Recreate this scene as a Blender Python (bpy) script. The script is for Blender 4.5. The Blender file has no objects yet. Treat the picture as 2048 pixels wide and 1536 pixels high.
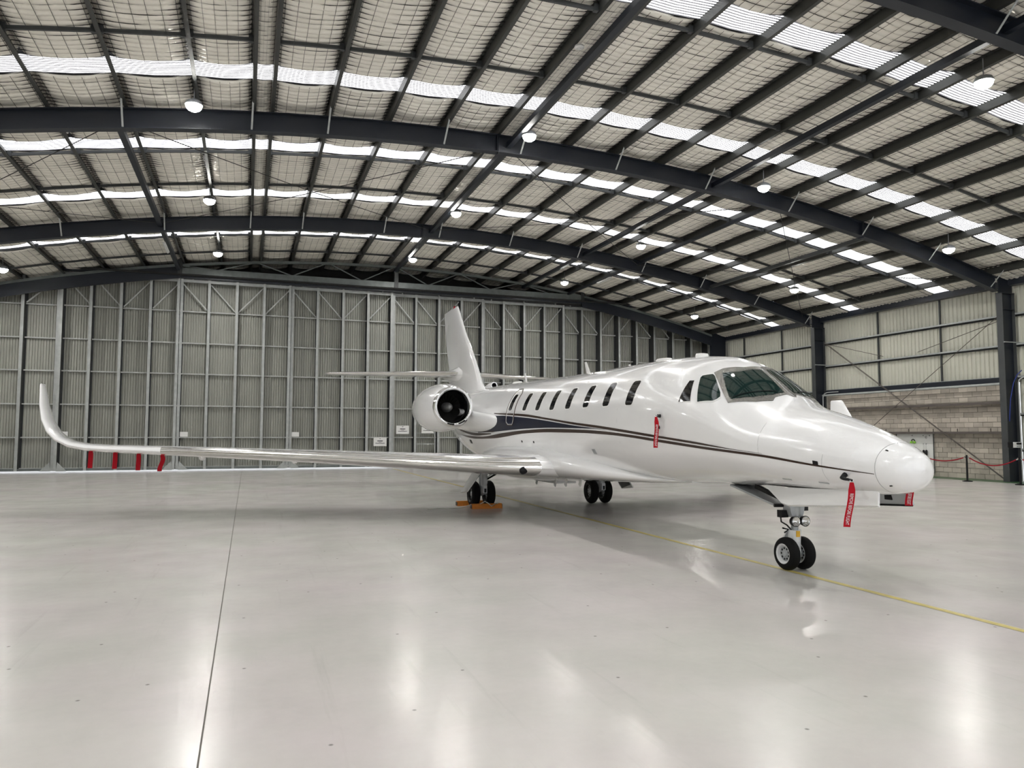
import bpy, bmesh, math, random
import numpy as np
from mathutils import Vector, Matrix
from mathutils.geometry import delaunay_2d_cdt

random.seed(7)
scene = bpy.context.scene
COL = scene.collection

# ------------------------------------------------------------------ camera, world, exposure
CAM_H = 1.7
YAW, PITCH, ROLL, FPX = 0.339975, 0.0672858, 0.00146666, 1492.47
cam_data = bpy.data.cameras.new('camera')
cam_data.sensor_fit = 'HORIZONTAL'
cam_data.sensor_width = 36.0
cam_data.lens = 36.0 * FPX / 2048.0
cam_data.clip_end = 300
cam = bpy.data.objects.new('camera', cam_data)
COL.objects.link(cam)
fw = Vector((math.sin(YAW) * math.cos(PITCH), math.cos(YAW) * math.cos(PITCH), math.sin(PITCH)))
rt = Vector((math.cos(YAW), -math.sin(YAW), 0))
up = rt.cross(fw)
rt2 = rt * math.cos(ROLL) + up * math.sin(ROLL)
up2 = up * math.cos(ROLL) - rt * math.sin(ROLL)
cam.matrix_world = Matrix(((rt2.x, up2.x, -fw.x, 0), (rt2.y, up2.y, -fw.y, 0), (rt2.z, up2.z, -fw.z, CAM_H), (0, 0, 0, 1)))
scene.camera = cam

world = bpy.data.worlds.new('overcast_sky')
scene.world = world
world.use_nodes = True
wb = world.node_tree.nodes['Background']
wb.inputs['Color'].default_value = (0.93, 0.96, 1.0, 1)
wb.inputs['Strength'].default_value = 1.4

LAMP_W = 150.0
SKYLIGHT_E = 2.7
scene.view_settings.view_transform = 'Standard'
scene.view_settings.look = 'None'
scene.view_settings.gamma = 1.0
scene.view_settings.exposure = -0.05
scene.view_settings.use_curve_mapping = False
try:
    scene.cycles.use_denoising = True
    scene.cycles.max_bounces = 4
    scene.cycles.diffuse_bounces = 3
    scene.cycles.glossy_bounces = 3
    scene.cycles.use_adaptive_sampling = True
    scene.cycles.adaptive_threshold = 0.16
    scene.cycles.adaptive_min_samples = 10
    scene.cycles.caustics_reflective = False
    scene.cycles.caustics_refractive = False
    scene.cycles.sample_clamp_indirect = 6.0
except Exception:
    pass

# ------------------------------------------------------------------ materials
MATS = {}
def mat(name, col, rough=0.5, metal=0.0, spec=0.5, coat=0.0, emit=0.0, var=0.0, vscale=3.0, bump=0.0, bscale=40.0, ecol=None):
    m = bpy.data.materials.new(name)
    m.use_nodes = True
    nt = m.node_tree
    p = nt.nodes['Principled BSDF']
    p.inputs['Base Color'].default_value = (*col, 1)
    p.inputs['Roughness'].default_value = rough
    p.inputs['Metallic'].default_value = metal
    p.inputs['Specular IOR Level'].default_value = spec
    p.inputs['Coat Weight'].default_value = coat
    p.inputs['Coat Roughness'].default_value = 0.04
    if emit:
        p.inputs['Emission Color'].default_value = (*(ecol or col), 1)
        p.inputs['Emission Strength'].default_value = emit
    if var or bump:
        tc = nt.nodes.new('ShaderNodeTexCoord')
        geo = nt.nodes.new('ShaderNodeNewGeometry')
    if var:
        n = nt.nodes.new('ShaderNodeTexNoise')
        n.inputs['Scale'].default_value = vscale
        n.inputs['Detail'].default_value = 2.5
        nt.links.new(geo.outputs['Position'], n.inputs['Vector'])
        mx = nt.nodes.new('ShaderNodeMix')
        mx.data_type = 'RGBA'
        mx.inputs[6].default_value = (*[c * (1 - var) for c in col], 1)
        mx.inputs[7].default_value = (*[min(1, c * (1 + var)) for c in col], 1)
        nt.links.new(n.outputs['Fac'], mx.inputs[0])
        nt.links.new(mx.outputs[2], p.inputs['Base Color'])
    if bump:
        n2 = nt.nodes.new('ShaderNodeTexNoise')
        n2.inputs['Scale'].default_value = bscale
        n2.inputs['Detail'].default_value = 2
        nt.links.new(geo.outputs['Position'], n2.inputs['Vector'])
        b = nt.nodes.new('ShaderNodeBump')
        b.inputs['Strength'].default_value = bump
        b.inputs['Distance'].default_value = 0.02
        nt.links.new(n2.outputs['Fac'], b.inputs['Height'])
        nt.links.new(b.outputs['Normal'], p.inputs['Normal'])
    MATS[name] = m
    return m

mat('steel_navy', (0.010, 0.0135, 0.022), 0.42, spec=0.5, var=0.15)
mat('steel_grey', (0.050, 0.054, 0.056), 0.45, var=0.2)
mat('purlin_steel', (0.065, 0.067, 0.063), 0.36, metal=0.45, var=0.2, vscale=1.5)
mat('galv', (0.42, 0.44, 0.43), 0.45, metal=0.1, var=0.25, vscale=5)
mat('galv_light', (0.60, 0.62, 0.60), 0.45, var=0.2, vscale=5)
mat('galv_dark', (0.17, 0.19, 0.185), 0.45, metal=0.3, var=0.3, vscale=4)
mat('door_sheet', (0.42, 0.425, 0.375), 0.5, var=0.12, vscale=0.8)
mat('wall_sheet', (0.62, 0.62, 0.53), 0.5, var=0.08, vscale=0.7)
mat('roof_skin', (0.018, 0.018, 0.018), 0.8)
mat('foil', (0.88, 0.85, 0.77), 0.40, metal=0.30, var=0.12, vscale=1.4, bump=0.5, bscale=9)
mat('wire', (0.03, 0.028, 0.025), 0.6)
mat('skylight', (0.9, 0.9, 0.9), 0.5, emit=SKYLIGHT_E, ecol=(0.97, 0.98, 1.0))
mat('skylight_rib', (0.6, 0.6, 0.62), 0.5, emit=0.12, ecol=(0.9, 0.88, 1.0))
mat('block', (0.52, 0.47, 0.40), 0.9, var=0.22, vscale=2.2, bump=0.6, bscale=60)
mat('mortar', (0.22, 0.20, 0.17), 0.95)
mat('rust_ledge', (0.10, 0.085, 0.075), 0.6, var=0.3)
mat('lamp_body', (0.25, 0.26, 0.27), 0.4, metal=0.5)
mat('lamp_lens', (1, 1, 1), 0.3, emit=60, ecol=(1.0, 0.98, 0.93))
mat('white_plastic', (0.8, 0.8, 0.78), 0.4)
mat('ink', (0.05, 0.05, 0.05), 0.6)
mat('black_plastic', (0.006, 0.006, 0.007), 0.45, spec=0.25)
mat('red_rope', (0.28, 0.006, 0.016), 0.65, spec=0.2)
mat('red_cloth', (0.42, 0.006, 0.016), 0.75, spec=0.2)
mat('white_print', (0.85, 0.85, 0.85), 0.6)
mat('green_tool', (0.35, 0.75, 0.08), 0.5)
mat('chrome', (0.88, 0.88, 0.88), 0.10, metal=1.0)
mat('polished', (0.86, 0.85, 0.83), 0.16, metal=1.0, bump=0.05, bscale=3)
mat('riveted', (0.30, 0.295, 0.28), 0.25, metal=1.0, var=0.6, vscale=70, bump=1.0, bscale=60)
mat('paint', (0.90, 0.90, 0.905), 0.22, spec=0.5, coat=1.0)
mat('paint_under', (0.80, 0.80, 0.79), 0.35)
mat('gear_white', (0.72, 0.73, 0.73), 0.35)
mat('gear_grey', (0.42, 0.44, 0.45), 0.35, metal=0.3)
mat('navy', (0.005, 0.007, 0.022), 0.28, spec=0.25)
mat('bronze', (0.040, 0.022, 0.014), 0.3, spec=0.25)
mat('gold', (0.16, 0.12, 0.08), 0.2, coat=1.0)
mat('seam', (0.42, 0.42, 0.42), 0.5)
mat('cabin_glass', (0.008, 0.008, 0.009), 0.06, spec=0.6)
mat('cockpit_glass', (0.012, 0.030, 0.027), 0.04, spec=0.7)
mat('rubber', (0.006, 0.006, 0.006), 0.7, spec=0.15)
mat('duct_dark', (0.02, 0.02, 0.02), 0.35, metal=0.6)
mat('fan_metal', (0.05, 0.048, 0.045), 0.45, metal=0.5)
mat('spinner', (0.38, 0.38, 0.38), 0.4, metal=0.3)
mat('amber', (0.75, 0.42, 0.02), 0.5)
mat('orange', (0.62, 0.20, 0.02), 0.55, var=0.3, vscale=20)
mat('rope_white', (0.6, 0.6, 0.55), 0.8)
mat('yellow_line', (0.55, 0.46, 0.13), 0.4, var=0.35, vscale=6)
mat('green_floor', (0.05, 0.12, 0.05), 0.35, var=0.3)
mat('blue_hose', (0.01, 0.03, 0.22), 0.4)
mat('conduit', (0.45, 0.46, 0.46), 0.4)
mat('lens_clear', (0.85, 0.86, 0.88), 0.08, metal=0.9)
mat('subbase', (0.22, 0.21, 0.19), 0.9)

def floor_material():
    m = bpy.data.materials.new('polished_concrete')
    m.use_nodes = True
    nt = m.node_tree
    p = nt.nodes['Principled BSDF']
    geo = nt.nodes.new('ShaderNodeNewGeometry')
    def noise(scale, detail, rough=0.6, vec=None):
        n = nt.nodes.new('ShaderNodeTexNoise')
        n.inputs['Scale'].default_value = scale
        n.inputs['Detail'].default_value = detail
        n.inputs['Roughness'].default_value = rough
        nt.links.new(vec or geo.outputs['Position'], n.inputs['Vector'])
        return n
    def ramp(src, a, b, ca, cb):
        r = nt.nodes.new('ShaderNodeValToRGB')
        r.color_ramp.elements[0].position = a
        r.color_ramp.elements[1].position = b
        r.color_ramp.elements[0].color = (*ca, 1)
        r.color_ramp.elements[1].color = (*cb, 1)
        nt.links.new(src, r.inputs['Fac'])
        return r
    def mixc(a, b, fac, mode='MULTIPLY'):
        x = nt.nodes.new('ShaderNodeMix')
        x.data_type = 'RGBA'
        x.blend_type = mode
        x.inputs[0].default_value = fac
        nt.links.new(a, x.inputs[6])
        nt.links.new(b, x.inputs[7])
        return x.outputs[2]
    base = ramp(noise(0.33, 4).outputs['Fac'], 0.36, 0.64, (0.59, 0.585, 0.54), (0.62, 0.575, 0.565))
    blot = ramp(noise(1.1, 4, 0.55).outputs['Fac'], 0.30, 0.68, (0.82, 0.82, 0.81), (1, 1, 1))
    c = mixc(base.outputs['Color'], blot.outputs['Color'], 0.5)
    fine = ramp(noise(9, 3, 0.6).outputs['Fac'], 0.25, 0.65, (0.90, 0.90, 0.90), (1, 1, 1))
    c = mixc(c, fine.outputs['Color'], 0.35)
    vor = nt.nodes.new('ShaderNodeTexVoronoi')
    vor.voronoi_dimensions = '2D'
    vor.inputs['Scale'].default_value = 0.9
    nt.links.new(geo.outputs['Position'], vor.inputs['Vector'])
    spots = ramp(vor.outputs['Distance'], 0.007, 0.015, (0.30, 0.30, 0.28), (1, 1, 1))
    c = mixc(c, spots.outputs['Color'], 0.8)
    # long faint scuffs
    mp = nt.nodes.new('ShaderNodeMapping')
    mp.inputs['Scale'].default_value = (7.0, 0.35, 1)
    mp.inputs['Rotation'].default_value = (0, 0, 0.5)
    nt.links.new(geo.outputs['Position'], mp.inputs['Vector'])
    scuff = ramp(noise(1.0, 5, 0.6, mp.outputs['Vector']).outputs['Fac'], 0.28, 0.40, (0.90, 0.90, 0.89), (1, 1, 1))
    c = mixc(c, scuff.outputs['Color'], 0.7)
    nt.links.new(c, p.inputs['Base Color'])
    rr = ramp(noise(1.3, 2, 0.5).outputs['Fac'], 0.3, 0.7, (0.205, 0.205, 0.205), (0.265, 0.265, 0.265))
    nt.links.new(rr.outputs['Color'], p.inputs['Roughness'])
    p.inputs['Specular IOR Level'].default_value = 0.45
    b = nt.nodes.new('ShaderNodeBump')
    b.inputs['Strength'].default_value = 0.015
    b.inputs['Distance'].default_value = 0.01
    nt.links.new(noise(7, 5).outputs['Fac'], b.inputs['Height'])
    nt.links.new(b.outputs['Normal'], p.inputs['Normal'])
    MATS['floor'] = m
floor_material()
def block_tint():
    m = MATS['block']; nt = m.node_tree
    p = nt.nodes['Principled BSDF']
    src = p.inputs['Base Color'].links[0].from_socket
    oi = nt.nodes.new('ShaderNodeObjectInfo')
    mr = nt.nodes.new('ShaderNodeMapRange')
    mr.inputs['To Min'].default_value = 0.82; mr.inputs['To Max'].default_value = 1.12
    nt.links.new(oi.outputs['Random'], mr.inputs['Value'])
    vm = nt.nodes.new('ShaderNodeVectorMath'); vm.operation = 'SCALE'
    nt.links.new(src, vm.inputs[0]); nt.links.new(mr.outputs['Result'], vm.inputs['Scale'])
    nt.links.new(vm.outputs['Vector'], p.inputs['Base Color'])
block_tint()

# ------------------------------------------------------------------ mesh helpers
class MB:
    def __init__(self):
        self.v = []; self.f = []; self.mi = []
    def add(self, vs, fs, mi=0):
        o = len(self.v)
        self.v.extend([tuple(map(float, q)) for q in vs])
        self.f.extend([tuple(i + o for i in f) for f in fs])
        self.mi.extend([mi] * len(fs))
        return self
    def box(self, c, s, rz=0.0, rx=0.0, ry=0.0, mi=0):
        R = Matrix.Rotation(rz, 3, 'Z') @ Matrix.Rotation(ry, 3, 'Y') @ Matrix.Rotation(rx, 3, 'X')
        c = Vector(c)
        vs = [c + R @ Vector((sx * s[0] / 2, sy * s[1] / 2, sz * s[2] / 2)) for sx in (-1, 1) for sy in (-1, 1) for sz in (-1, 1)]
        fs = [(0, 1, 3, 2), (4, 6, 7, 5), (0, 4, 5, 1), (2, 3, 7, 6), (0, 2, 6, 4), (1, 5, 7, 3)]
        return self.add(vs, fs, mi)
    def bar(self, a, b, w, h, upv=(0, 0, 1), mi=0):
        a = Vector(a); b = Vector(b); d = (b - a).normalized()
        u = Vector(upv)
        if abs(u.dot(d)) > 0.98: u = Vector((0, 1, 0))
        s = d.cross(u).normalized(); u = s.cross(d).normalized()
        vs = [p + s * (sx * w / 2) + u * (sz * h / 2) for p in (a, b) for sx, sz in ((-1, -1), (1, -1), (1, 1), (-1, 1))]
        fs = [(0, 1, 2, 3), (7, 6, 5, 4), (0, 4, 5, 1), (1, 5, 6, 2), (2, 6, 7, 3), (3, 7, 4, 0)]
        return self.add(vs, fs, mi)
    def tube(self, pts, r, n=8, mi=0, cap=True):
        pts = [Vector(p) for p in pts]
        rs = r if isinstance(r, (list, tuple)) else [r] * len(pts)
        o = len(self.v); prev = None
        vs = []
        for i, p in enumerate(pts):
            t = (pts[min(i + 1, len(pts) - 1)] - pts[max(i - 1, 0)]).normalized()
            if prev is None:
                a = Vector((0, 0, 1)) if abs(t.z) < 0.9 else Vector((1, 0, 0))
                prev = t.cross(a).normalized()
            else:
                prev = (prev - t * prev.dot(t)).normalized()
            q = t.cross(prev)
            for k in range(n):
                an = 2 * math.pi * k / n
                vs.append(p + (prev * math.cos(an) + q * math.sin(an)) * rs[i])
        fs = []
        for i in range(len(pts) - 1):
            for k in range(n):
                k2 = (k + 1) % n
                fs.append((i * n + k, i * n + k2, (i + 1) * n + k2, (i + 1) * n + k))
        if cap:
            fs.append(tuple(range(n - 1, -1, -1)))
            m = (len(pts) - 1) * n
            fs.append(tuple(m + k for k in range(n)))
        return self.add(vs, fs, mi)
    def lathe(self, prof, axis='Z', c=(0, 0, 0), n=24, mi=0, capa=False, capb=False):
        c = Vector(c); vs = []
        for (t, r) in prof:
            for k in range(n):
                a = 2 * math.pi * k / n
                x, y = r * math.cos(a), r * math.sin(a)
                if axis == 'Z': q = Vector((x, y, t))
                elif axis == 'Y': q = Vector((x, t, y))
                else: q = Vector((t, x, y))
                vs.append(c + q)
        fs = []
        for i in range(len(prof) - 1):
            for k in range(n):
                k2 = (k + 1) % n
                fs.append((i * n + k, i * n + k2, (i + 1) * n + k2, (i + 1) * n + k))
        if capa: fs.append(tuple(range(n - 1, -1, -1)))
        if capb:
            m = (len(prof) - 1) * n
            fs.append(tuple(m + k for k in range(n)))
        return self.add(vs, fs, mi)
    def loft(self, rings, closed=True, capa=False, capb=False, mi=0):
        n = len(rings[0]); vs = [p for r in rings for p in r]; fs = []
        for i in range(len(rings) - 1):
            for k in range(n if closed else n - 1):
                k2 = (k + 1) % n
                fs.append((i * n + k, i * n + k2, (i + 1) * n + k2, (i + 1) * n + k))
        if capa: fs.append(tuple(range(n - 1, -1, -1)))
        if capb:
            m = (len(rings) - 1) * n
            fs.append(tuple(m + k for k in range(n)))
        return self.add(vs, fs, mi)
    def prism(self, poly, a, b):
        """poly: list of 3d points (planar), extruded from +a to +b vectors"""
        a = Vector(a); b = Vector(b); n = len(poly)
        vs = [Vector(p) + a for p in poly] + [Vector(p) + b for p in poly]
        fs = [tuple(range(n - 1, -1, -1)), tuple(range(n, 2 * n))]
        fs += [(k, (k + 1) % n, n + (k + 1) % n, n + k) for k in range(n)]
        return self.add(vs, fs)
    def build(self, name, m, parent=None, smooth=False, off=None, angle=None):
        me = bpy.data.meshes.new(name)
        vs = self.v
        if off is not None:
            vs = [(x - off[0], y - off[1], z - off[2]) for x, y, z in vs]
        me.from_pydata(vs, [], self.f)
        ms = m if isinstance(m, (list, tuple)) else [m]
        for k in ms: me.materials.append(MATS[k])
        if len(ms) > 1:
            me.polygons.foreach_set('material_index', self.mi)
        bm = bmesh.new(); bm.from_mesh(me)
        bmesh.ops.recalc_face_normals(bm, faces=bm.faces)
        bm.to_mesh(me); bm.free()
        if smooth:
            me.polygons.foreach_set('use_smooth', [True] * len(me.polygons))
            if angle is not None:
                try: me.set_sharp_from_angle(angle=math.radians(angle))
                except Exception: pass
        me.update()
        return link(name, me, parent)

def link(name, me, parent=None, loc=None):
    o = bpy.data.objects.new(name, me)
    COL.objects.link(o)
    if parent is not None: o.parent = parent
    if loc is not None: o.location = loc
    return o
def empty(name, loc=(0, 0, 0)):
    o = bpy.data.objects.new(name, None)
    o.empty_display_size = 0.1
    COL.objects.link(o)
    o.location = loc
    return o
def tag(o, label=None, cat=None, group=None, kind=None):
    if label: o['label'] = label
    if cat: o['category'] = cat
    if group: o['group'] = group
    if kind: o['kind'] = kind
    return o
def text_mesh(body, size, ext=0.0005):
    cu = bpy.data.curves.new('txt', 'FONT')
    cu.body = body; cu.size = size; cu.extrude = ext
    cu.align_x = 'CENTER'; cu.align_y = 'CENTER'
    t = bpy.data.objects.new('txt', cu)
    COL.objects.link(t)
    dg = bpy.context.evaluated_depsgraph_get()
    me = bpy.data.meshes.new_from_object(t.evaluated_get(dg))
    bpy.data.objects.remove(t); bpy.data.curves.remove(cu)
    return me

# ------------------------------------------------------------------ hangar dimensions
XC = 6.5
XL, XR = -13.9, 26.9
RAD = 69.0
Y_FRONT, Y_BACK = -9.3, 40.2
FRAMES = [-9.25, 0.40, 10.05, 19.70, 29.35]
def arch(x, z0): return z0 - (x - XC) ** 2 / (2 * RAD)
def slope(x): return -(x - XC) / RAD
Z_RB, Z_RT, Z_SKIN = 9.68, 10.19, 10.80
Z_PB, Z_PT = 10.20, 10.46           # purlin bottom / top at the crown

# ------------------------------------------------------------------ floor
fl = MB().box((XC, 15.5, -0.106), (41.5, 62, 0.2)).build('floor', 'subbase')
tag(fl, 'pale polished concrete hangar floor with sealed saw-cut joints', 'floor', kind='structure')
for x0, x1 in ((-14.2, -0.205), (-0.195, 6.5), (6.504, 27.2)):
    MB().box(((x0 + x1) / 2, 15.5, -0.015), (x1 - x0, 62, 0.03)).build('slab', 'floor', fl)
yl = MB()
ys = np.arange(-6, 37.2, 0.4)
for a, b in zip(ys[:-1], ys[1:]):
    xa = 6.40 + 0.0125 * (a - 4.8); xb = 6.40 + 0.0125 * (b - 4.8)
    yl.add([(xa - .045, a, .0025), (xa + .045, a, .0025), (xb + .045, b, .0025), (xb - .045, b, .0025)], [(0, 1, 2, 3)])
yl.build('yellow_line', 'yellow_line', fl)
MB().box((26.2, 15.3, 0.002), (1.35, 44, 0.004)).build('green_strip', 'green_floor', fl)

# ------------------------------------------------------------------ ceiling
ceil = empty('ceiling')
tag(ceil, 'curved hangar roof lined with foil blanket between dark steel purlins', 'ceiling', kind='structure')
skin = MB()
xs = np.linspace(XL - 0.3, XR + 0.3, 41)
for a, b in zip(xs[:-1], xs[1:]):
    za, zb_ = arch(a, Z_SKIN), arch(b, Z_SKIN)
    skin.add([(a, Y_FRONT, za), (b, Y_FRONT, zb_), (b, Y_BACK, zb_), (a, Y_BACK, za),
              (a, Y_FRONT, za + .05), (b, Y_FRONT, zb_ + .05), (b, Y_BACK, zb_ + .05), (a, Y_BACK, za + .05)],
             [(0, 1, 2, 3), (7, 6, 5, 4), (0, 4, 5, 1), (2, 6, 7, 3)])
skin.build('roof_sheet', 'roof_skin', ceil)

PURL = [-12.45, -10.95, -9.40, -7.80, -6.22, -4.62, -2.98, -1.36, -0.06, 0.38, 1.82, 3.40, 4.95, 6.50, 7.20,
        8.72, 10.24, 11.82, 13.37, 14.95, 16.54, 18.06, 19.58, 21.08, 22.55, 24.02, 25.50]
# Z-section purlin, one mesh shared by all
def purlin_mesh():
    b = MB(); L0, L1 = Y_FRONT + .02, 39.6
    cy, ln = (L0 + L1) / 2, L1 - L0
    h = Z_PT - Z_PB
    b.box((0, cy, h / 2), (0.012, ln, h))
    b.box((0.040, cy, 0.006), (0.08, ln, 0.012))
    b.box((-0.040, cy, h - 0.006), (0.08, ln, 0.012))
    b.box((0.076, cy, 0.018), (0.008, ln, 0.024))
    o = b.build('purlin', 'purlin_steel', ceil)
    return o
p0 = purlin_mesh()
for i, x in enumerate(PURL):
    o = p0 if i == 0 else p0.copy()
    if i: COL.objects.link(o)
    o.location = (x, 0, arch(x, Z_PB))
    o.rotation_euler = (0, -slope(x), 0)

SKY = [-8.0, -2.9, 2.3, 7.1, 12.55, 17.88, 22.5, 27.1, 32.6]
HW = 0.40
edges = [Y_FRONT] + [e for c in SKY for e in (c - HW, c + HW)] + [39.6]
segs = [(edges[i], edges[i + 1]) for i in range(0, len(edges), 2)]
PER = 0.19
def blanket_mesh(y0, y1, seed):
    rnd = random.Random(seed)
    ln = y1 - y0
    npd = max(1, round(ln / PER)); per = ln / npd
    TS = (0, .02, .05, .10, .22, .36, .5, .64, .78, .90, .95, .98, 1)
    NU = len(TS)
    ph = [rnd.uniform(-.4, .4) for _ in range(npd + 1)]
    amp = [rnd.uniform(.55, 1.25) for _ in range(npd + 1)]
    sub = (0.0, 0.035, 0.12, 0.30, 0.55, 0.78, 0.90, 0.968)
    rows = []
    yy = []
    for k in range(npd):
        for s in sub:
            yy.append((k, s))
    yy.append((npd, 0.0))
    vs = []
    for (k, s) in yy:
        for u in range(NU):
            t = TS[u]
            sag = -0.075 * math.sin(math.pi * t) ** 0.8 + 0.15 * (math.exp(-t / .035) + math.exp(-(1 - t) / .035))
            bul = -0.058 * amp[min(k, npd)] * math.sin(math.pi * s) ** 0.6 * (0.55 + 0.45 * math.sin(math.pi * t))
            wob = 0.02 * math.sin(7 * t + ph[k] * 5) * (t * (1 - t) * 4)
            vs.append((t, (k + s) * per + wob, sag + bul))
    fs = []
    for i in range(len(yy) - 1):
        for u in range(NU - 1):
            a = i * NU + u
            fs.append((a, a + 1, a + NU + 1, a + NU))
    me = bpy.data.meshes.new('insulation_blanket')
    me.from_pydata(vs, [], fs)
    me.materials.append(MATS['foil'])
    me.polygons.foreach_set('use_smooth', [True] * len(me.polygons))
    me.update()
    return me
def sky_mesh():
    b = MB(); NU = 3
    n = 10; w = 2 * HW / n
    prof = []
    for k in range(n):
        prof += [(k * w, 0.0, 0), (k * w + w * .50, 0.0, 0), (k * w + w * .58, 0.022, 1), (k * w + w * .92, 0.022, 1)]
    prof.append((n * w, 0.0, 0))
    for (ya, za, ma), (yb, zb_, mb) in zip(prof[:-1], prof[1:]):
        side = 1 if (ma or mb) else 0
        for u in range(NU - 1):
            t0, t1 = u / (NU - 1), (u + 1) / (NU - 1)
            s0, s1 = -0.03 * math.sin(math.pi * t0), -0.03 * math.sin(math.pi * t1)
            b.add([(t0, ya, za + s0), (t1, ya, za + s1), (t1, yb, zb_ + s1), (t0, yb, zb_ + s0)], [(0, 1, 2, 3)], side)
    o = b.build('skylight_sheet', ['skylight', 'skylight_rib'], ceil)
    return o
def wire_crease_mesh(y0, y1):
    # lengthwise safety mesh wires; dark cross strips paint in the blanket crease shade
    ln = y1 - y0; npd = max(1, round(ln / PER)); per = ln / npd
    b = MB(); NU = 7
    zz = lambda t: -0.075 * math.sin(math.pi * t) ** 0.8
    for k in range(6):
        t = (k + .5) / 6
        b.box((t, ln / 2, zz(t) - .060), (0.005, ln, 0.005))
    for k in range(npd + 1):
        y = k * per; vs = []
        for u in range(NU):
            t = u / (NU - 1)
            vs += [(t, y - .008, zz(t) - .014), (t, y + .008, zz(t) - .014), (t, y, zz(t) + .003)]
        fs = []
        for u in range(NU - 1):
            q = 3 * u
            fs += [(q, q + 1, q + 4, q + 3), (q + 1, q + 2, q + 5, q + 4), (q + 2, q, q + 3, q + 5)]
        b.add(vs, fs)
    o = b.build('wire_crease_shade', 'wire', ceil)
    me = o.data; bpy.data.objects.remove(o)
    return me
wires = [wire_crease_mesh(a, b) for a, b in segs]
for k_ in ('skylight_rib', 'lamp_lens'):
    try: MATS[k_].cycles.emission_sampling = 'NONE'
    except Exception: pass
blk = [[blanket_mesh(a, b, 11 * i + v) for v in range(2)] for i, (a, b) in enumerate(segs)]
sk0 = sky_mesh(); first_sky = True
wire_me = {}
for gi, (xa, xb) in enumerate(zip([XL] + PURL, PURL + [XR])):
    w = math.hypot(xb - xa, arch(xb, 0) - arch(xa, 0))
    za = arch(xa, Z_PT - 0.01)
    rot = (0, -math.atan2(arch(xb, 0) - arch(xa, 0), xb - xa), 0)
    zs = 1.0 if w > 1.0 else 0.45
    for si, (y0, y1) in enumerate(segs):
        o = link('insulation_blanket', blk[si][gi % 2], ceil, (xa, y0, za))
        o.rotation_euler = rot; o.scale = (w, 1, zs)
    for c in SKY:
        if first_sky: o = sk0; first_sky = False
        else:
            o = sk0.copy(); COL.objects.link(o)
        o.location = (xa, c - HW, za - 0.02); o.rotation_euler = rot; o.scale = (w, 1, zs)
    for si, (y0, y1) in enumerate(segs):
        o = link('wire_crease_shade', wires[si], ceil, (xa, y0, za))
        o.rotation_euler = rot; o.scale = (w, 1, zs)
        tag(o, kind='stuff')

# bridging channels across the purlins
for f in [-9.25, 0.40, 10.05, 19.70, 29.35]:
    for k in (1 / 3, 2 / 3):
        y = f + 9.65 * k - (0.1 if k < .5 else 0.35)
        b = MB()
        for xa, xb in zip(PURL[:-1], PURL[1:]):
            if xb - xa < 1: continue
            b.bar((xa + .01, y, arch(xa, Z_PB + .09)), (xb - .01, y, arch(xb, Z_PB + .09)), 0.055, 0.075)
            for xx in (xa + .06, xb - .06):
                b.bar((xx - .05, y, arch(xx, Z_PB + .11)), (xx + .05, y, arch(xx, Z_PB + .11)), 0.09, 0.15)
        b.build('bridging_channel', 'steel_grey', ceil)

# arched portal rafters: web, flanges, stiffeners, fly braces
def arc_beam(name, y, z_lo, z_hi, wid, m, parent, x0=XL + .05, x1=25.85, n=36):
    b = MB(); X = np.linspace(x0, x1, n)
    rings = []
    for x in X:
        a, c = arch(x, z_lo), arch(x, z_hi)
        rings.append([(x, y - wid / 2, a), (x, y + wid / 2, a), (x, y + wid / 2, c), (x, y - wid / 2, c)])
    b.loft(rings, capa=True, capb=True)
    return b.build(name, m, parent)
def rafter(y):
    r = arc_beam('rafter', y, Z_RB + .02, Z_RT - .02, 0.016, 'steel_navy', ceil)
    arc_beam('bottom_flange', y, Z_RB, Z_RB + .024, 0.25, 'steel_navy', r)
    arc_beam('top_flange', y, Z_RT - .024, Z_RT, 0.25, 'steel_navy', r)
    for i, x in enumerate(PURL):
        if i % 2 == 0 and 0.2 < abs(x - XC):
            b = MB()
            b.bar((x, y - 0.62, arch(x, Z_PB + .03)), (x - .02, y - 0.11, arch(x, Z_RB + .03)), 0.045, 0.012, upv=(0, 1, .2))
            b.build('fly_brace', 'galv', r)
    for x in (-11.2, XC, 19.6):
        b = MB()
        b.box((x - .02, y, arch(x, (Z_RB + Z_RT) / 2)), (0.02, 0.25, 0.50))
        b.box((x + .02, y, arch(x, (Z_RB + Z_RT) / 2)), (0.02, 0.25, 0.60))
        b.build('splice_plate', 'steel_navy', r)
    return r
for y in FRAMES: rafter(y)

# longitudinal struts between the frames
def strut(x, y0, y1, m='steel_navy', w=0.15, dz=0.0):
    z = arch(x, (Z_RB + Z_RT) / 2 + dz)
    MB().box((x, (y0 + y1) / 2, z), (w, y1 - y0 - .05, w)).build('strut', m, ceil)
for x in (-3.15, 6.85, 13.72):
    for a, b in zip(FRAMES[:-1], FRAMES[1:]):
        if x < 0 and b < 25: continue
        strut(x, a, b)
    strut(x, 29.35, 37.1)
strut(16.35, 19.7, 29.35, w=0.11, dz=.12); strut(16.35, 29.35, 37.1, w=0.11, dz=.12)
strut(20.2, 19.7, 29.35, m='steel_grey', w=0.13)
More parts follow.
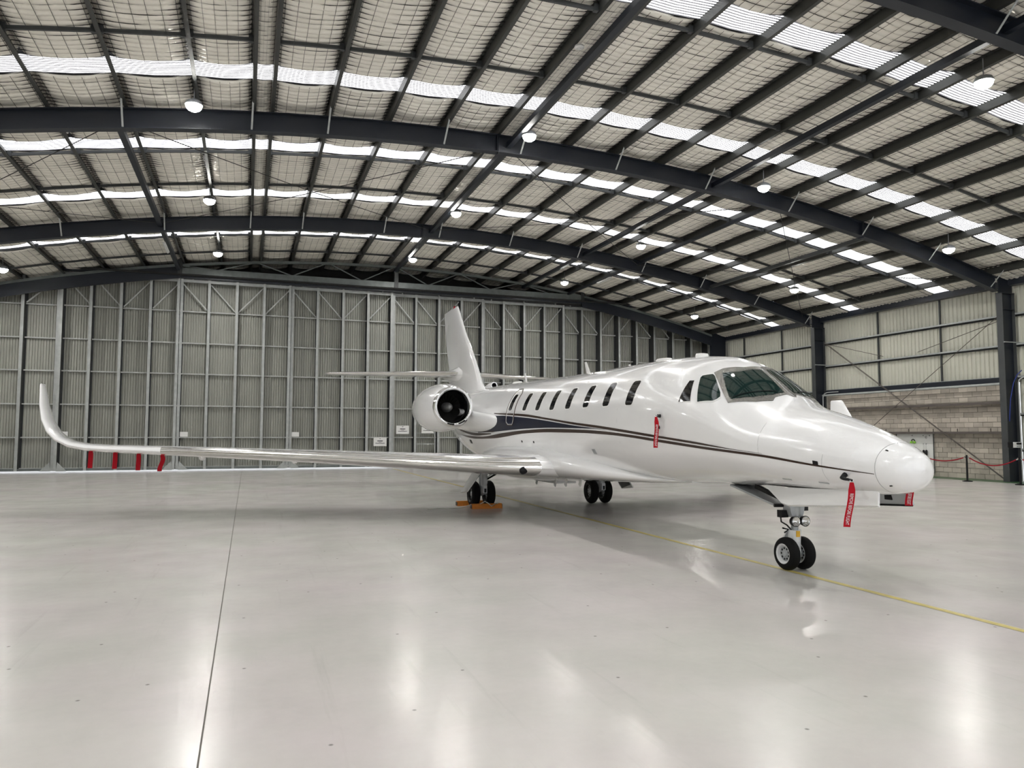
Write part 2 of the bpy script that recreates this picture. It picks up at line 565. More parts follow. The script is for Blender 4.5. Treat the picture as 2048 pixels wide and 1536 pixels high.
# cross bracing rods under the roof
for (xa, ya, xb, yb) in [(-3.1, 19.8, 6.8, 29.2), (6.8, 19.8, -3.1, 29.2), (6.8, 19.8, 16.3, 29.2), (16.3, 19.8, 6.8, 29.2),
                         (-3.1, 19.8, -12.6, 29.2), (-12.6, 19.8, -3.1, 29.2), (16.3, 19.8, 25.3, 29.2), (25.3, 19.8, 16.3, 29.2)]:
    b = MB(); n = 9
    pts = []
    for k in range(n):
        t = k / (n - 1); x = xa + (xb - xa) * t; y = ya + (yb - ya) * t
        z = arch(xa, 9.95) * (1 - t) + arch(xb, 9.95) * t - 0.10 * math.sin(math.pi * t)
        pts.append((x, y, z))
    b.tube(pts, 0.011, 6).build('brace_rod', 'wire', ceil)

# ------------------------------------------------------------------ corrugated sheet helper
def corr_sheet(b, p0, du, width, height, dn, per=0.19, amp=0.03, top=None, prof_=((0, 0), (.18, 0), (.30, 1), (.70, 1), (.82, 0))):
    """sheet from p0 along unit du (horizontal), vertical up, dn normal towards viewer"""
    p0 = Vector(p0); du = Vector(du); dn = Vector(dn)
    n = max(1, round(width / per)); pw = width / n
    prof = []
    for k in range(n):
        for s, h in prof_:
            prof.append(((k + s) * pw, h * amp))
    prof.append((width, prof_[0][1] * amp))
    vs = []
    for u, h in prof:
        q = p0 + du * u + dn * h
        zt = height if top is None else top(q) - p0.z
        vs += [q, q + Vector((0, 0, zt))]
    fs = [(2 * i, 2 * i + 2, 2 * i + 3, 2 * i + 1) for i in range(len(prof) - 1)]
    b.add(vs, fs)

# ------------------------------------------------------------------ side walls
def side_wall(name, xw, sgn, label):
    """sgn=+1 wall on +X (inner face looks to -X)"""
    w = empty(name)
    tag(w, label, 'wall', kind='structure')
    inn = -sgn
    bays = list(zip(FRAMES, FRAMES[1:] + [39.5]))
    for (ya, yb) in bays:
        blockbay = (sgn > 0 and abs(ya - 19.7) < .1)
        zb0 = 3.66 if blockbay else 0.0
        b = MB()
        corr_sheet(b, (xw, ya, zb0), (0, 1, 0), yb - ya, 0, (inn, 0, 0), per=0.185, amp=0.045, top=lambda q: arch(q.x, Z_SKIN))
        b.build('cladding', 'wall_sheet', w)
        for z in (6.2, 5.07, 3.87) + (() if blockbay else (2.5, 1.2)):
            g = MB()
            g.box((xw + inn * .16, (ya + yb) / 2, z), (0.20, yb - ya, 0.012))
            g.box((xw + inn * .255, (ya + yb) / 2, z - .03), (0.012, yb - ya, 0.07))
            g.box((xw + inn * .07, (ya + yb) / 2, z - .05), (0.012, yb - ya, 0.11))
            g = g.build('girt', 'steel_grey', w)
            MB().box((xw + inn * .262, (ya + yb) / 2, z - .025), (0.006, yb - ya, 0.065)).build('lip', 'galv', g)
        for fy in (ya + 3.16, ya + 6.37):
            g = MB().box((xw + inn * .13, fy, (7.25 + 3.87) / 2), (0.07, 0.055, 7.25 - 3.87))
            g.build('sag_post', 'steel_grey', w)
        g = MB()
        g.box((xw + inn * .28, (ya + yb) / 2, 7.36), (0.30, yb - ya, 0.26))
        g.build('eave_beam', 'steel_navy', w)
    for y in FRAMES:
        if sgn < 0 and y < -9: pass
        c = empty('column', (xw, y, 0)); c.parent = w
        h = arch(xw + inn * .9, Z_RB) + .02
        MB().box((inn * .88, 0, h / 2), (0.024, 0.24, h)).build('inner_flange', 'steel_grey', c)
        MB().box((inn * .57, 0, h / 2), (0.60, 0.016, h)).build('web', 'steel_navy', c)
        MB().box((inn * .26, 0, h / 2), (0.024, 0.24, h)).build('outer_flange', 'steel_grey', c)
        hp = MB()
        hp.box((inn * .57, 0, h - .02), (0.66, 0.24, 0.03))
        hp.box((inn * .57, 0, h - .62), (0.60, 0.22, 0.02))
        hp.build('cap_plate', 'steel_navy', c)
        if sgn > 0:
            MB().box((inn * .45, -0.14, 5.10), (0.9, 0.05, 0.03)).build('cleat', 'galv', c)
        MB().box((inn * .57, 0, (h + arch(xw, Z_SKIN)) / 2), (0.7, 0.03, arch(xw, Z_SKIN) - h)).build('haunch', 'steel_navy', c)
    return w
wr = side_wall('wall_right', XR, +1, 'right hangar wall of corrugated sheet over a concrete block base')
wl = side_wall('wall_left', XL, -1, 'left hangar wall of corrugated sheet on steel girts')

# block base in the bay between the two visible columns
bw, bh, gap = 0.40, 0.199, 0.013
yA, yB = 19.86, 29.2
MB().box((26.80, (yA + yB) / 2, 1.79), (0.12, yB - yA, 3.56)).build('mortar_bed', 'mortar', wr)
bmesh_full = MB().box((0, 0, 0), (0.10, bw - gap, bh - gap)).build('block', 'block', wr)
blocks = []
for r in range(18):
    y = yA - (bw / 2 if r % 2 else 0)
    while y < yB - .05:
        a, c = max(y, yA), min(y + bw, yB)
        if c - a > .06:
            blocks.append((0.5 * (a + c), r * bh + bh / 2 + .0, c - a))
        y += bw
# the ones that show largest: nearest, and not behind the jet's nose
def vis(q):
    y, z, w_ = q
    return y - (0 if (z > 2.2 or y < 23.5) else 4)
blocks.sort(key=lambda q: q[0] + (6 if (q[1] < 1.9 and q[0] > 25.2) else 0) + (4 if (q[1] < 2.6 and q[0] > 27.0) else 0))
far = MB()
for i, (y, z, w_) in enumerate(blocks):
    jx = random.uniform(-.006, .006)
    if i < 299:
        o = bmesh_full if i == 0 else bmesh_full.copy()
        if i: COL.objects.link(o)
        o.location = (26.715 + jx, y, z)
        o.scale = (1, (w_ - gap) / (bw - gap), 1)
    else:
        far.box((26.715 + jx, y, z), (0.10, w_ - gap, bh - gap))
o = far.build('block_field', 'block', wr); tag(o, kind='stuff')
# steel ledges and pipe on the block wall
for z, h_ in ((2.93, .10), (1.81, .09)):
    g = MB()
    g.box((26.50, (yA + yB) / 2, z), (0.34, yB - yA, 0.012))
    g.box((26.335, (yA + yB) / 2, z - h_ / 2 + .02), (0.012, yB - yA, h_))
    g.build('ledge', 'rust_ledge', wr)
for y in (20.5, 21.9, 23.0, 24.2, 25.4, 26.9):
    MB().box((26.35, y, 1.88), (0.02, 0.03, 0.13)).build('ledge_bolt', 'rust_ledge', wr)
MB().tube([(26.40, yA, 3.60), (26.40, yB, 3.60)], 0.05, 10).build('service_pipe', 'galv', wr, smooth=True, angle=40)
MB().box((26.62, (yA + yB) / 2, 3.75), (0.10, yB - yA, 0.20)).build('dado_beam', 'steel_navy', wr)
# wall cross bracing
for x, a, b_ in ((26.30, (28.9, 6.18), (20.0, 0.10)), (26.36, (28.9, 6.10), (20.0, -.02 + .05)), (26.30, (19.95, 6.15), (28.9, .2)), (26.33, (28.9, 6.10), (25.4, 5.15)), (26.33, (19.95, 5.95), (23.6, 5.15))):
    MB().tube([(x, a[0], a[1]), (x, b_[0], b_[1])], 0.013, 6).build('brace_rod', 'rust_ledge', wr)

# ------------------------------------------------------------------ back: sliding door leaves, header truss, gable
LE_X = [-13.6, -7.93, -3.08, 1.87, 6.84, 11.72, 16.50, 21.25, 26.30]
LE_Y = [37.60, 37.45, 37.50, 37.60, 37.75, 38.0, 38.3, 38.6]
GZ = [0.17, 1.53, 3.00, 4.49, 5.94, 7.43]
def door_leaf(k, x0, x1, y):
    top = 8.86
    ordn = ['first', 'second', 'third', 'fourth', 'fifth', 'sixth', 'seventh', 'eighth'][k]
    d = empty('door_%d' % (k + 1), (0, 0, 0))
    tag(d, '%s corrugated sliding door leaf from the left along the back opening' % ordn, 'door', kind='structure')
    x0 += .02; x1 -= .02
    px = [x0 + (x1 - x0) * i / 4 for i in range(5)]
    for i in range(4):
        b = MB()
        corr_sheet(b, (px[i], y + .52, .10), (1, 0, 0), px[i + 1] - px[i], top - .10, (0, -1, 0), per=0.11, amp=0.05, prof_=((0, 1), (.60, 1), (.66, 0), (.92, 0)))
        b.build('corrugated_sheet', 'door_sheet', d)
    for i, x in enumerate(px):
        end = i in (0, 4)
        xx = x + (.05 if i == 0 else (-.05 if i == 4 else 0))
        b = MB()
        wd = 0.12
        b.box((xx, y - .14, top / 2 + .05), (wd, 0.014, top - .06))
        b.box((xx, y + .16, top / 2 + .05), (0.02, 0.60, top - .06), mi=1)
        b.box((xx, y + .45, top / 2 + .05), (wd, 0.012, top - .06), mi=1)
        b.build('post', ['galv', 'steel_grey'], d)  # web and back flange coloured darker to paint in the shaded post sides
    for z in GZ:
        b = MB()
        b.box(((x0 + x1) / 2, y + .38, z), (x1 - x0, 0.12, 0.055))
        b.build('rail', 'galv_light', d)
    b = MB().box(((x0 + x1) / 2, y, top - .05), (x1 - x0, 0.16, 0.13)).build('top_rail', 'galv', d)
    b = MB().box(((x0 + x1) / 2, y + .02, 0.125), (x1 - x0, 0.18, 0.10)).build('bottom_rail', 'galv_dark', d)
    for i in range(4):
        xa, xb = px[i] + .06, px[i + 1] - .06
        za, zb_ = (8.72, 7.47) if i < 2 else (7.47, 8.72)
        MB().bar((xa, y + .22, za), (xb, y + .22, zb_), 0.055, 0.055).build('brace', 'galv_light', d)
    for s, x in ((1, x0 + .1), (-1, x1 - .1)):
        MB().prism([(x, y - .13, .06), (x + s * .42, y - .13, .06), (x + s * .04, y - .13, .46)], (0, 0, 0), (0, .03, 0)).build('gusset', 'galv', d)
    for x in (x0 + .5, x1 - .5, (x0 + x1) / 2):
        MB().box((x, y, top + .06), (0.06, 0.10, 0.12)).build('guide_roller', 'galv', d)
    return d
DOORS = [door_leaf(k, LE_X[k], LE_X[k + 1], LE_Y[k]) for k in range(8)]
# wicket door frame in the fifth leaf
d5 = DOORS[4]
wk = MB()
for z in (1.75, 1.20):
    wk.box((8.60, 37.70, z), (1.05, 0.05, 0.05))
wk.box((9.12, 37.70, 1.0), (0.05, 0.05, 2.0))
wk.build('wicket_frame', 'galv', d5)
MB().box((8.25, 37.66, 2.36), (0.16, 0.10, 0.06)).build('closer', 'white_plastic', d5)

bk = empty('wall_back')
tag(bk, 'gable coloured as a black unlit void and header truss above the sliding doors at the back', 'wall', kind='structure')
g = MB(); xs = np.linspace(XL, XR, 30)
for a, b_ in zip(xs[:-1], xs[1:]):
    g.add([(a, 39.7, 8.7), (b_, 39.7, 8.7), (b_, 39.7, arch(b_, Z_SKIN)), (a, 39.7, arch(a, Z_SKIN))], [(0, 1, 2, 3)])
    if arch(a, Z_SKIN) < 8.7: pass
g.build('gable_sheet', 'roof_skin', bk)  # near-black colour stands in for the unlit void behind the truss
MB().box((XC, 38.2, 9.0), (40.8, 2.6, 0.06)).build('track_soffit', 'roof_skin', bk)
yT = 37.15
MB().box((7.05, yT, 9.20), (20.3, 0.26, 0.28)).build('header_beam', 'galv_dark', bk)
MB().box((XC, yT + .12, 8.97), (40.6, 0.25, 0.16)).build('track_beam', 'steel_navy', bk)
arc_beam('top_chord', yT, 10.06, 10.18, 0.16, 'galv_dark', bk)
for x0, x1 in ((XL + .1, -3.1), (17.2, 25.85)):
    arc_beam('rafter', yT, Z_RB - .15, Z_RT - .1, 0.10, 'steel_navy', bk, x0, x1, 10)
nodes = [-1.5 + 3.35 * i for i in range(6)]
for xb in nodes:
    for s in (-1, 1):
        xt = xb + s * 1.55
        MB().bar((xb + s * .08, yT - .06, 9.34), (xt, yT - .06, arch(xt, 10.08)), 0.05, 0.05).build('web_brace', 'galv_dark', bk)
for x in (-3.1, 6.9, 17.2):
    MB().box((x, yT - .05, 9.55), (0.20, 0.22, 1.0)).build('drop_post', 'steel_grey', bk)
for x in np.arange(-12, 26, 2.4):
    MB().box((x, yT - .02, 9.06), (0.05, 0.06, 0.07)).build('track_bolt', 'galv', bk)
for s, x in ((1, 26.0), (-1, -13.0)):
    MB().box((x, 37.2, 4.2), (0.9, 0.3, 8.4)).build('end_column', 'steel_navy', bk)

# ------------------------------------------------------------------ high-bay lamps
def lamp_proto():
    root = empty('high_bay_lamp')
    MB().lathe([(0.10, .02), (0.10, .10), (0.06, .17), (0.0, .20), (-.03, .20), (-.03, .18)], n=20, capa=True).build('housing', 'lamp_body', root, smooth=True, angle=35)
    MB().lathe([(-.03, .185), (-.08, .175), (-.13, .14), (-.165, .08), (-.175, .005)], n=20, capb=True).build('lens', 'lamp_lens', root, smooth=True)
    MB().tube([(0, 0, .10), (0, 0, .5)], .012, 6).build('hanger_rod', 'lamp_body', root)
    return root
lamp0 = lamp_proto()
rows = {-9.2: 8.16, -1.37: 9.44, 7.07: 9.86, 14.77: 9.31, 22.3: 8.02}
laby = {18.6: 'before the nearest full roof arch', 26.2: 'before the second roof arch', 33.9: 'over the back sliding doors',
        11.32: 'in the near roof bay', 3.3: 'straight above the camera bay', -4.4: 'by the open front of the hangar'}
ordx = ['leftmost', 'second from left', 'middle', 'second from right', 'rightmost']
used = False
for y in (33.9, 26.2, 18.6, 11.32, 3.3, -4.4):
    for i, (x, z) in enumerate(rows.items()):
        if not used:
            r = lamp0; used = True
        else:
            r = lamp0.copy(); COL.objects.link(r)
            for ch in lamp0.children:
                if ch.type == 'LIGHT': continue
                c = ch.copy(); COL.objects.link(c); c.parent = r
        r.location = (x, y, z)
        tag(r, 'glowing high-bay lamp %s, %s of row' % (laby[y], ordx[i]), 'lamp', 'high-bay lamps under the roof')
        ld = bpy.data.lights.new('lamp_light', 'AREA')
        ld.shape = 'DISK'; ld.size = 0.30
        ld.energy = LAMP_W; ld.color = (1.0, 0.985, 0.95)
        lo = bpy.data.objects.new('lamp_light', ld); COL.objects.link(lo); lo.parent = r; lo.location = (0, 0, -.19)
# two unlit batten fittings and a detector
def batten(a, b_, label):
    a = Vector(a); b_ = Vector(b_); c = (a + b_) / 2
    r = empty('batten_light', c)
    MB().bar(a - c, b_ - c, 0.10, 0.05).build('body', 'white_plastic', r)
    d = (b_ - a).normalized()
    MB().tube([a - c + d * .05 + Vector((0, 0, -.05)), b_ - c - d * .05 + Vector((0, 0, -.05))], .02, 8).build('tube', 'white_plastic', r)
    tag(r, label, 'light fitting')
batten((15.62, 30.5, 8.92), (15.62, 31.9, 8.92), 'white batten light fitting under the right side of the roof')
batten((-3.15, 30.6, 8.92), (-3.15, 32.2, 8.92), 'white batten light fitting under the left roof strut')
det = empty('smoke_detector', (6.62, 14.35, 10.12))
MB().lathe([(0.03, .05), (0.03, .10), (-.01, .11), (-.035, .07)], n=18, capa=True, capb=True).build('base', 'white_plastic', det, smooth=True, angle=30)
MB().lathe([(-.035, .05), (-.05, .04)], n=14, capb=True).build('cap', 'white_plastic', det)
tag(det, 'small round white detector under the crown purlin', 'detector')

# ------------------------------------------------------------------ signs on the doors
def sign(xa, xb, za, zb_, y, label, rich):
    cx, cz = (xa + xb) / 2, (za + zb_) / 2
    r = empty('door_sign', (cx, y, cz))
    w, h = xb - xa, zb_ - za
    MB().box((0, 0, 0), (w, 0.012, h)).build('panel', 'white_plastic', r)
    if rich:
        MB().box((0, -.008, h * .36), (w * .10, .003, h * .06)).build('emblem', 'ink', r)
        MB().box((0, -.008, h * .10), (w * .42, .003, h * .10)).build('heading', 'ink', r)
        MB().box((0, -.008, -h * .05), (w * .22, .003, h * .04)).build('line', 'ink', r)
        MB().box((0, -.008, -h * .17), (w * .72, .003, h * .06)).build('line', 'ink', r)
    tag(r, label, 'sign')
sign(-7.74, -7.41, 1.57, 1.79, 37.35, 'small blank white sign on the door near the winglet', False)
sign(-2.92, -2.58, 1.57, 1.79, 37.40, 'small blank white sign on the door, middle of three in line', False)
sign(2.00, 2.35, 1.57, 1.79, 37.50, 'small blank white sign on the door, right of three in line', False)
sign(5.94, 6.59, 1.10, 1.53, 37.50, 'white printed notice hung lower than the other two', True)
sign(7.10, 7.75, 1.71, 2.13, 37.64, 'white printed notice left of the engine', True)
sign(8.40, 9.03, 1.75, 2.15, 37.64, 'white printed notice half hidden under the engine', True)

# ------------------------------------------------------------------ stanchions, ropes, tool board, electrics
def stanchion(y, label):
    r = empty('stanchion', (24.9, y, 0))
    MB().lathe([(0.0, .17), (0.02, .17), (0.035, .12), (0.045, .03)], n=24, capa=True, capb=True).build('base', 'black_plastic', r, smooth=True, angle=30)
    MB().tube([(0, 0, .04), (0, 0, .95)], .032, 14).build('post', 'black_plastic', r, smooth=True, angle=40)
    MB().lathe([(0.95, .034), (0.965, .03), (0.97, .01)], n=14, capb=True).build('cap', 'black_plastic', r)
    tag(r, label, 'stanchion', 'rope barrier posts')
ST = [16.36, 18.36, 20.36, 22.36, 24.36]
lb = ['black rope post out past the frame edge', 'black rope post beside the power outlet box', 'black rope post in front of the bare block wall',
      'black rope post by the tool board edge', 'black rope post hidden behind the jet nose']
for y, l in zip(ST, lb): stanchion(y, l)
for (a, b_), sagd, l in zip(zip(ST[:-1], ST[1:]), (.27, .27, .17, .2),
        ('red barrier rope running off past the outlet box', 'red barrier rope sagging in front of the steel column', 'red barrier rope meeting the jet nose', 'red barrier rope behind the jet nose')):
    r = empty('barrier_rope', (24.9, (a + b_) / 2, 0))
    pts = []
    for k in range(17):
        t = k / 16; y = a + .06 + (b_ - a - .12) * t - (a + b_) / 2
        pts.append((0, y, .89 - sagd * 4 * t * (1 - t)))
    MB().tube(pts, .021, 8).build('rope', 'red_rope', r, smooth=True)
    for e in (0, -1):
        p = Vector(pts[e]); q = Vector(pts[1 if e == 0 else -2])
        MB().tube([p, p + (q - p) * .45], .027, 8).build('end_clip', 'chrome', r, smooth=True, angle=40)
    tag(r, l, 'rope', 'red barrier ropes')
tb = empty('tool_board', (26.62, 24.16, 0.95))
MB().box((0, 0, 0), (0.03, 1.86, 1.62)).build('panel', 'white_plastic', tb)
MB().box((-.02, -.93, 0), (0.02, 0.03, 1.62)).build('edge_trim', 'steel_grey', tb)
for y in (-.75, -.45, .1):
    MB().box((-.03, y, .72), (0.03, 0.02, 0.03)).build('hook', 'steel_grey', tb)
tag(tb, 'white tool board hung on the block wall behind the nose', 'board')
hs = empty('headset', (26.54, 24.17, 1.42))
pts = [(0, .085 * math.cos(t), .09 * math.sin(t)) for t in np.linspace(-.3, math.pi + .3, 15)]
MB().tube(pts, .018, 6).build('band', 'black_plastic', hs, smooth=True)
for s in (-1, 1):
    MB().lathe([(-.02, .03), (-.02, .05), (.03, .05), (.03, .02)], axis='Y', c=(-.01, s * .08, -.03), n=14, capa=True, capb=True).build('ear_cup', 'green_tool', hs)
tag(hs, 'green and black ear defenders hanging on the tool board', 'headset')
cb = empty('carabiner', (26.59, 23.57, 1.60))
pts = [(0, .03 * math.cos(t), .06 * math.sin(t)) for t in np.linspace(0, 2 * math.pi, 15)]
MB().tube(pts, .007, 6, cap=False).build('ring', 'galv', cb)
MB().tube([(0, .03, -.02), (0, .03, .03)], .011, 6).build('sleeve', 'steel_grey', cb)
tag(cb, 'small grey carabiner at the top right of the tool board', 'carabiner')
for y, l in ((23.68, 'left of two black-handled screwdrivers on the tool board'), (23.55, 'right of two black-handled screwdrivers on the tool board')):
    s = empty('screwdriver', (26.555, y, .84))
    MB().tube([(0, 0, 0), (0, 0, .04), (0, 0, .20), (0, 0, .24)], [.03, .042, .042, .02], 10).build('handle', 'black_plastic', s, smooth=True)
    MB().tube([(0, 0, .24), (0, 0, .46)], .007, 6).build('shaft', 'galv', s)
    MB().box((0, 0, .485), (.01, .02, .05)).build('tip', 'ink', s)
    tag(s, l, 'screwdriver', 'screwdrivers on the tool board')
pr = empty('pry_tool', (26.56, 25.05, 1.62))
MB().tube([(0, 0, -.12), (0, 0, .12)], .016, 8).build('shaft', 'black_plastic', pr)
MB().box((0, 0, -.15), (.03, .06, .08)).build('head', 'black_plastic', pr)
tag(pr, 'black hand tool at the top left of the tool board', 'tool')

ob = empty('outlet_box', (26.22, 19.44, 1.345))
MB().box((0, 0, 0), (0.34, 0.10, 0.20)).build('enclosure', 'white_plastic', ob)
MB().box((-.26, .02, 0), (0.20, 0.06, 0.20)).build('bracket', 'black_plastic', ob)
for k in range(3):
    MB().lathe([(-.035, .036), (0, .036)], axis='Y', c=(-.02 + .075 * k, -.05, .045), n=14, capa=True).build('socket', 'black_plastic', ob)
    MB().box((-.02 + .075 * k, -.055, -.05), (.05, .02, .05)).build('switch', 'gear_grey', ob)
tag(ob, 'white power outlet box with three black sockets on the right column', 'outlet box')
cd = MB()
cd.tube([(26.42, 19.40, .0), (26.42, 19.40, 3.60), (26.44, 19.38, 3.72), (26.52, 19.30, 3.80), (26.62, 19.1, 3.82), (26.62, 17, 3.82)], .022, 8)
cd = cd.build('conduit_pipe', 'conduit', wr, smooth=True, angle=50)
cd = MB().tube([(26.32, 29.1, 2.2), (26.32, 29.1, 3.52), (26.36, 29.05, 3.68), (26.40, 28.9, 3.74), (26.41, 28.2, 3.74)], .022, 8).build('conduit_pipe', 'conduit', wr, smooth=True, angle=50)
pts = [(26.48, 19.3, 4.05), (26.40, 19.42, 3.9), (26.30, 19.50, 3.6), (26.18, 19.55, 3.0), (26.12, 19.56, 2.4), (26.10, 19.56, 2.2)]
hz = MB().tube(pts, .016, 8).build('air_hose', 'blue_hose', None, smooth=True)
tag(hz, 'blue air hose hanging on the right steel column', 'hose')
# ------------------------------------------------------------------ business jet
JET = Vector((6.57, 7.75, 0.0))
jet = empty('business_jet', JET)
tag(jet, 'glossy white twin-engine business jet with navy and bronze stripes, parked on the yellow line', 'airplane')
def JB(b, name, m, parent=None, smooth=True, angle=40):
    return b.build(name, m, parent or jet, smooth=smooth, off=JET, angle=angle)
NOSE_Y = 5.82
def cxl(y): return 6.57 + 0.0157 * (y - 7.8)
def mir(p): return (2 * cxl(p[1]) - p[0], p[1], p[2])
def pchip(xk, yk, x):
    xk = np.asarray(xk, float); yk = np.asarray(yk, float); h = np.diff(xk); d = np.diff(yk) / h
    m = np.zeros_like(yk); m[0] = d[0]; m[-1] = d[-1]
    for i in range(1, len(xk) - 1):
        if d[i - 1] * d[i] > 0:
            w1 = 2 * h[i] + h[i - 1]; w2 = h[i] + 2 * h[i - 1]
            m[i] = (w1 + w2) / (w1 / d[i - 1] + w2 / d[i])
    i = np.clip(np.searchsorted(xk, x) - 1, 0, len(xk) - 2); t = (x - xk[i]) / h[i]
    return (1 + 2 * t) * (1 - t) ** 2 * yk[i] + t * (1 - t) ** 2 * h[i] * m[i] + t * t * (3 - 2 * t) * yk[i + 1] + t * t * (t - 1) * h[i] * m[i + 1]
FD = [0, .05, .18, .45, .85, 1.3, 1.7, 2.0, 2.4, 2.8, 3.3, 4.3, 6, 8, 10, 12, 14, 16, 18, 20, 21.2]
FT = [1.34, 1.47, 1.555, 1.68, 1.825, 1.965, 2.075, 2.215, 2.485, 2.70, 2.83, 2.915, 2.943, 2.953, 2.991, 3.033, 3.06, 3.08, 3.1, 3.1, 3.0]
FB = [1.34, 1.20, 1.105, 1.06, 1.045, 1.045, 1.045, 1.04, 1.03, 1.01, 1.0, .947, .881, .80, .78, .80, .88, 1.12, 1.55, 2.15, 2.6]
FW = [0, .165, .30, .42, .56, .69, .79, .86, .925, .965, 1, 1.04, 1.05, 1.05, 1.05, 1.05, 1.02, .88, .62, .32, .12]
ND = [0, .8, 1.5, 2.1, 2.7, 3.6, 5.0, 22]
NU = [2.1, 2.04, 1.86, 1.70, 1.72, 1.92, 2.1, 2.1]
def sect(s):
    s = np.asarray(s, float)
    return pchip(FD, FT, s), pchip(FD, FB, s), pchip(FD, FW, s), pchip(ND, NU, s)
def surf(s, a):
    T, B, W, n = [float(q) for q in sect(s)]
    if math.cos(a) < 0: n = 2.1
    sa, ca = math.sin(a), math.cos(a)
    y = NOSE_Y + s
    return Vector((cxl(y) + W * math.copysign(abs(sa) ** (2 / n), sa), y, (T + B) / 2 + (T - B) / 2 * math.copysign(abs(ca) ** (2 / n), ca)))
def surfn(s, a):
    e = 0.01
    du = surf(s + e, a) - surf(max(.001, s - e), a)
    dv = surf(s, a + e) - surf(s, a - e)
    n = du.cross(dv).normalized()
    c = surf(s, a); T, B, W, _ = sect(s)
    if n.dot(c - Vector((cxl(c.y), c.y, float(T + B) / 2))) < 0: n = -n
    return n
def on(s, a, off=0.0): return surf(s, a) + surfn(s, a) * off
def z2a(s, z):
    T, B, W, n = [float(q) for q in sect(s)]
    v = max(-.999, min(.999, (z - (T + B) / 2) / ((T - B) / 2)))
    if v < 0: n = 2.1
    return -math.acos(math.copysign(abs(v) ** (n / 2), v))
def patch(name, poly, off, m, mirror=False, parent=None, grid=0.09, smooth=True):
    """poly in (station, angle) laid on the skin, 'off' metres proud, with a thin rim down to the skin"""
    KA = 1.0
    pl = []
    n = len(poly)
    for i in range(n):
        p, q = poly[i], poly[(i + 1) % n]
        L = math.hypot(q[0] - p[0], q[1] - p[1]); k = max(1, int(L / grid))
        for j in range(k): pl.append((p[0] + (q[0] - p[0]) * j / k, p[1] + (q[1] - p[1]) * j / k))
    nb = len(pl)
    def inside(x, y):
        c = False; j = nb - 1
        for i in range(nb):
            xi, yi = pl[i]; xj, yj = pl[j]
            if (yi > y) != (yj > y) and x < (xj - xi) * (y - yi) / (yj - yi) + xi: c = not c
            j = i
        return c
    pts = list(pl)
    xs_ = [p[0] for p in pl]; ys_ = [p[1] for p in pl]
    gx = min(grid, (max(xs_) - min(xs_)) / 3); gy = min(grid, (max(ys_) - min(ys_)) / 3)
    for x in np.arange(min(xs_) + gx / 2, max(xs_), gx):
        for y in np.arange(min(ys_) + gy / 2, max(ys_), gy):
            if inside(x, y) and min((x - px_) ** 2 + (y - py_) ** 2 for px_, py_ in pl) > (0.35 * min(gx, gy)) ** 2:
                pts.append((x, y))
    res = delaunay_2d_cdt([Vector(p) for p in pts], [], [list(range(nb))], 1, 1e-6)
    sg = -1 if mirror else 1
    vs = [on(max(.002, v.x), sg * v.y, off) for v in res[0]]
    b = MB(); b.add(vs, [tuple(f) for f in res[2]])
    rim = [on(max(.002, x), sg * y, off) for x, y in pl]; rim2 = [on(max(.002, x), sg * y, -.004) for x, y in pl]
    b.add(rim + rim2, [(i, (i + 1) % nb, nb + (i + 1) % nb, nb + i) for i in range(nb)])
    return JB(b, name, m, parent, smooth=smooth, angle=30)

def fus_loft(svals, na=80, capa=False, capb=False):
    b = MB(); rings = []
    for s in svals:
        rings.append([surf(s, 2 * math.pi * k / na) for k in range(na)])
    b.loft(rings, capa=capa, capb=capb)
    return b
sv = [0.30 + (21.2 - 0.30) * (k / 150) ** 1.35 for k in range(151)]
fus = JB(fus_loft(sv, capb=True), 'fuselage', 'paint', angle=60)
sv = [0.0006 + 0.297 * (k / 26) ** 2 for k in range(27)]
rad = JB(fus_loft(sv, capa=True), 'radome', 'paint', angle=80)
# tail cone tip
# panel seams
def line_on(name, pts, r, m, off=0.0, closed=False, parent=None):
    P = [on(s, a, off) for s, a in pts]
    if closed: P.append(P[0])
    return JB(MB().tube(P, r, 6), name, m, parent)
line_on('radome_seam', [(0.299, a) for a in np.linspace(-math.pi, math.pi, 40)], .0035, 'seam')
line_on('panel_seam', [(1.70 - .03 * t, -.95 - .78 * t) for t in np.linspace(0, 1, 8)], .002, 'seam')
line_on('panel_seam', [(0.84 + .03 * math.sin(t * 2), -1.45 - .78 * t) for t in np.linspace(0, 1, 8)], .002, 'seam')
for a, b_ in ((4.9, -1.0), (11.3, -1.0)):
    line_on('panel_seam', [(a, t) for t in np.linspace(-2.4, 2.4, 30)], .0015, 'seam')

# stripes, both sides
def zstrip(name, top, bot, m, off):
    s0 = max(top[0][0], bot[0][0]); s1 = min(top[-1][0], bot[-1][0])
    lo, hi = min(top[0][0], top[-1][0], bot[0][0], bot[-1][0]), max(top[0][0], top[-1][0], bot[0][0], bot[-1][0])
    tx = sorted(top); bx = sorted(bot)
    lo = max(tx[0][0], bx[0][0]); hi = min(tx[-1][0], bx[-1][0])
    S = np.arange(lo, hi + .001, .10)
    zt_ = pchip([p[0] for p in tx], [p[1] for p in tx], S); zb_ = pchip([p[0] for p in bx], [p[1] for p in bx], S)
    for sg in (1, -1):
        b = MB(); rings = []
        for s, t, q in zip(S, zt_, zb_):
            at, ab = z2a(s, t), z2a(s, q)
            rings.append([on(s, sg * (at + (ab - at) * k / 4), off) for k in range(5)])
        b.loft(rings, closed=False)
        JB(b, name, m, fus, angle=60)
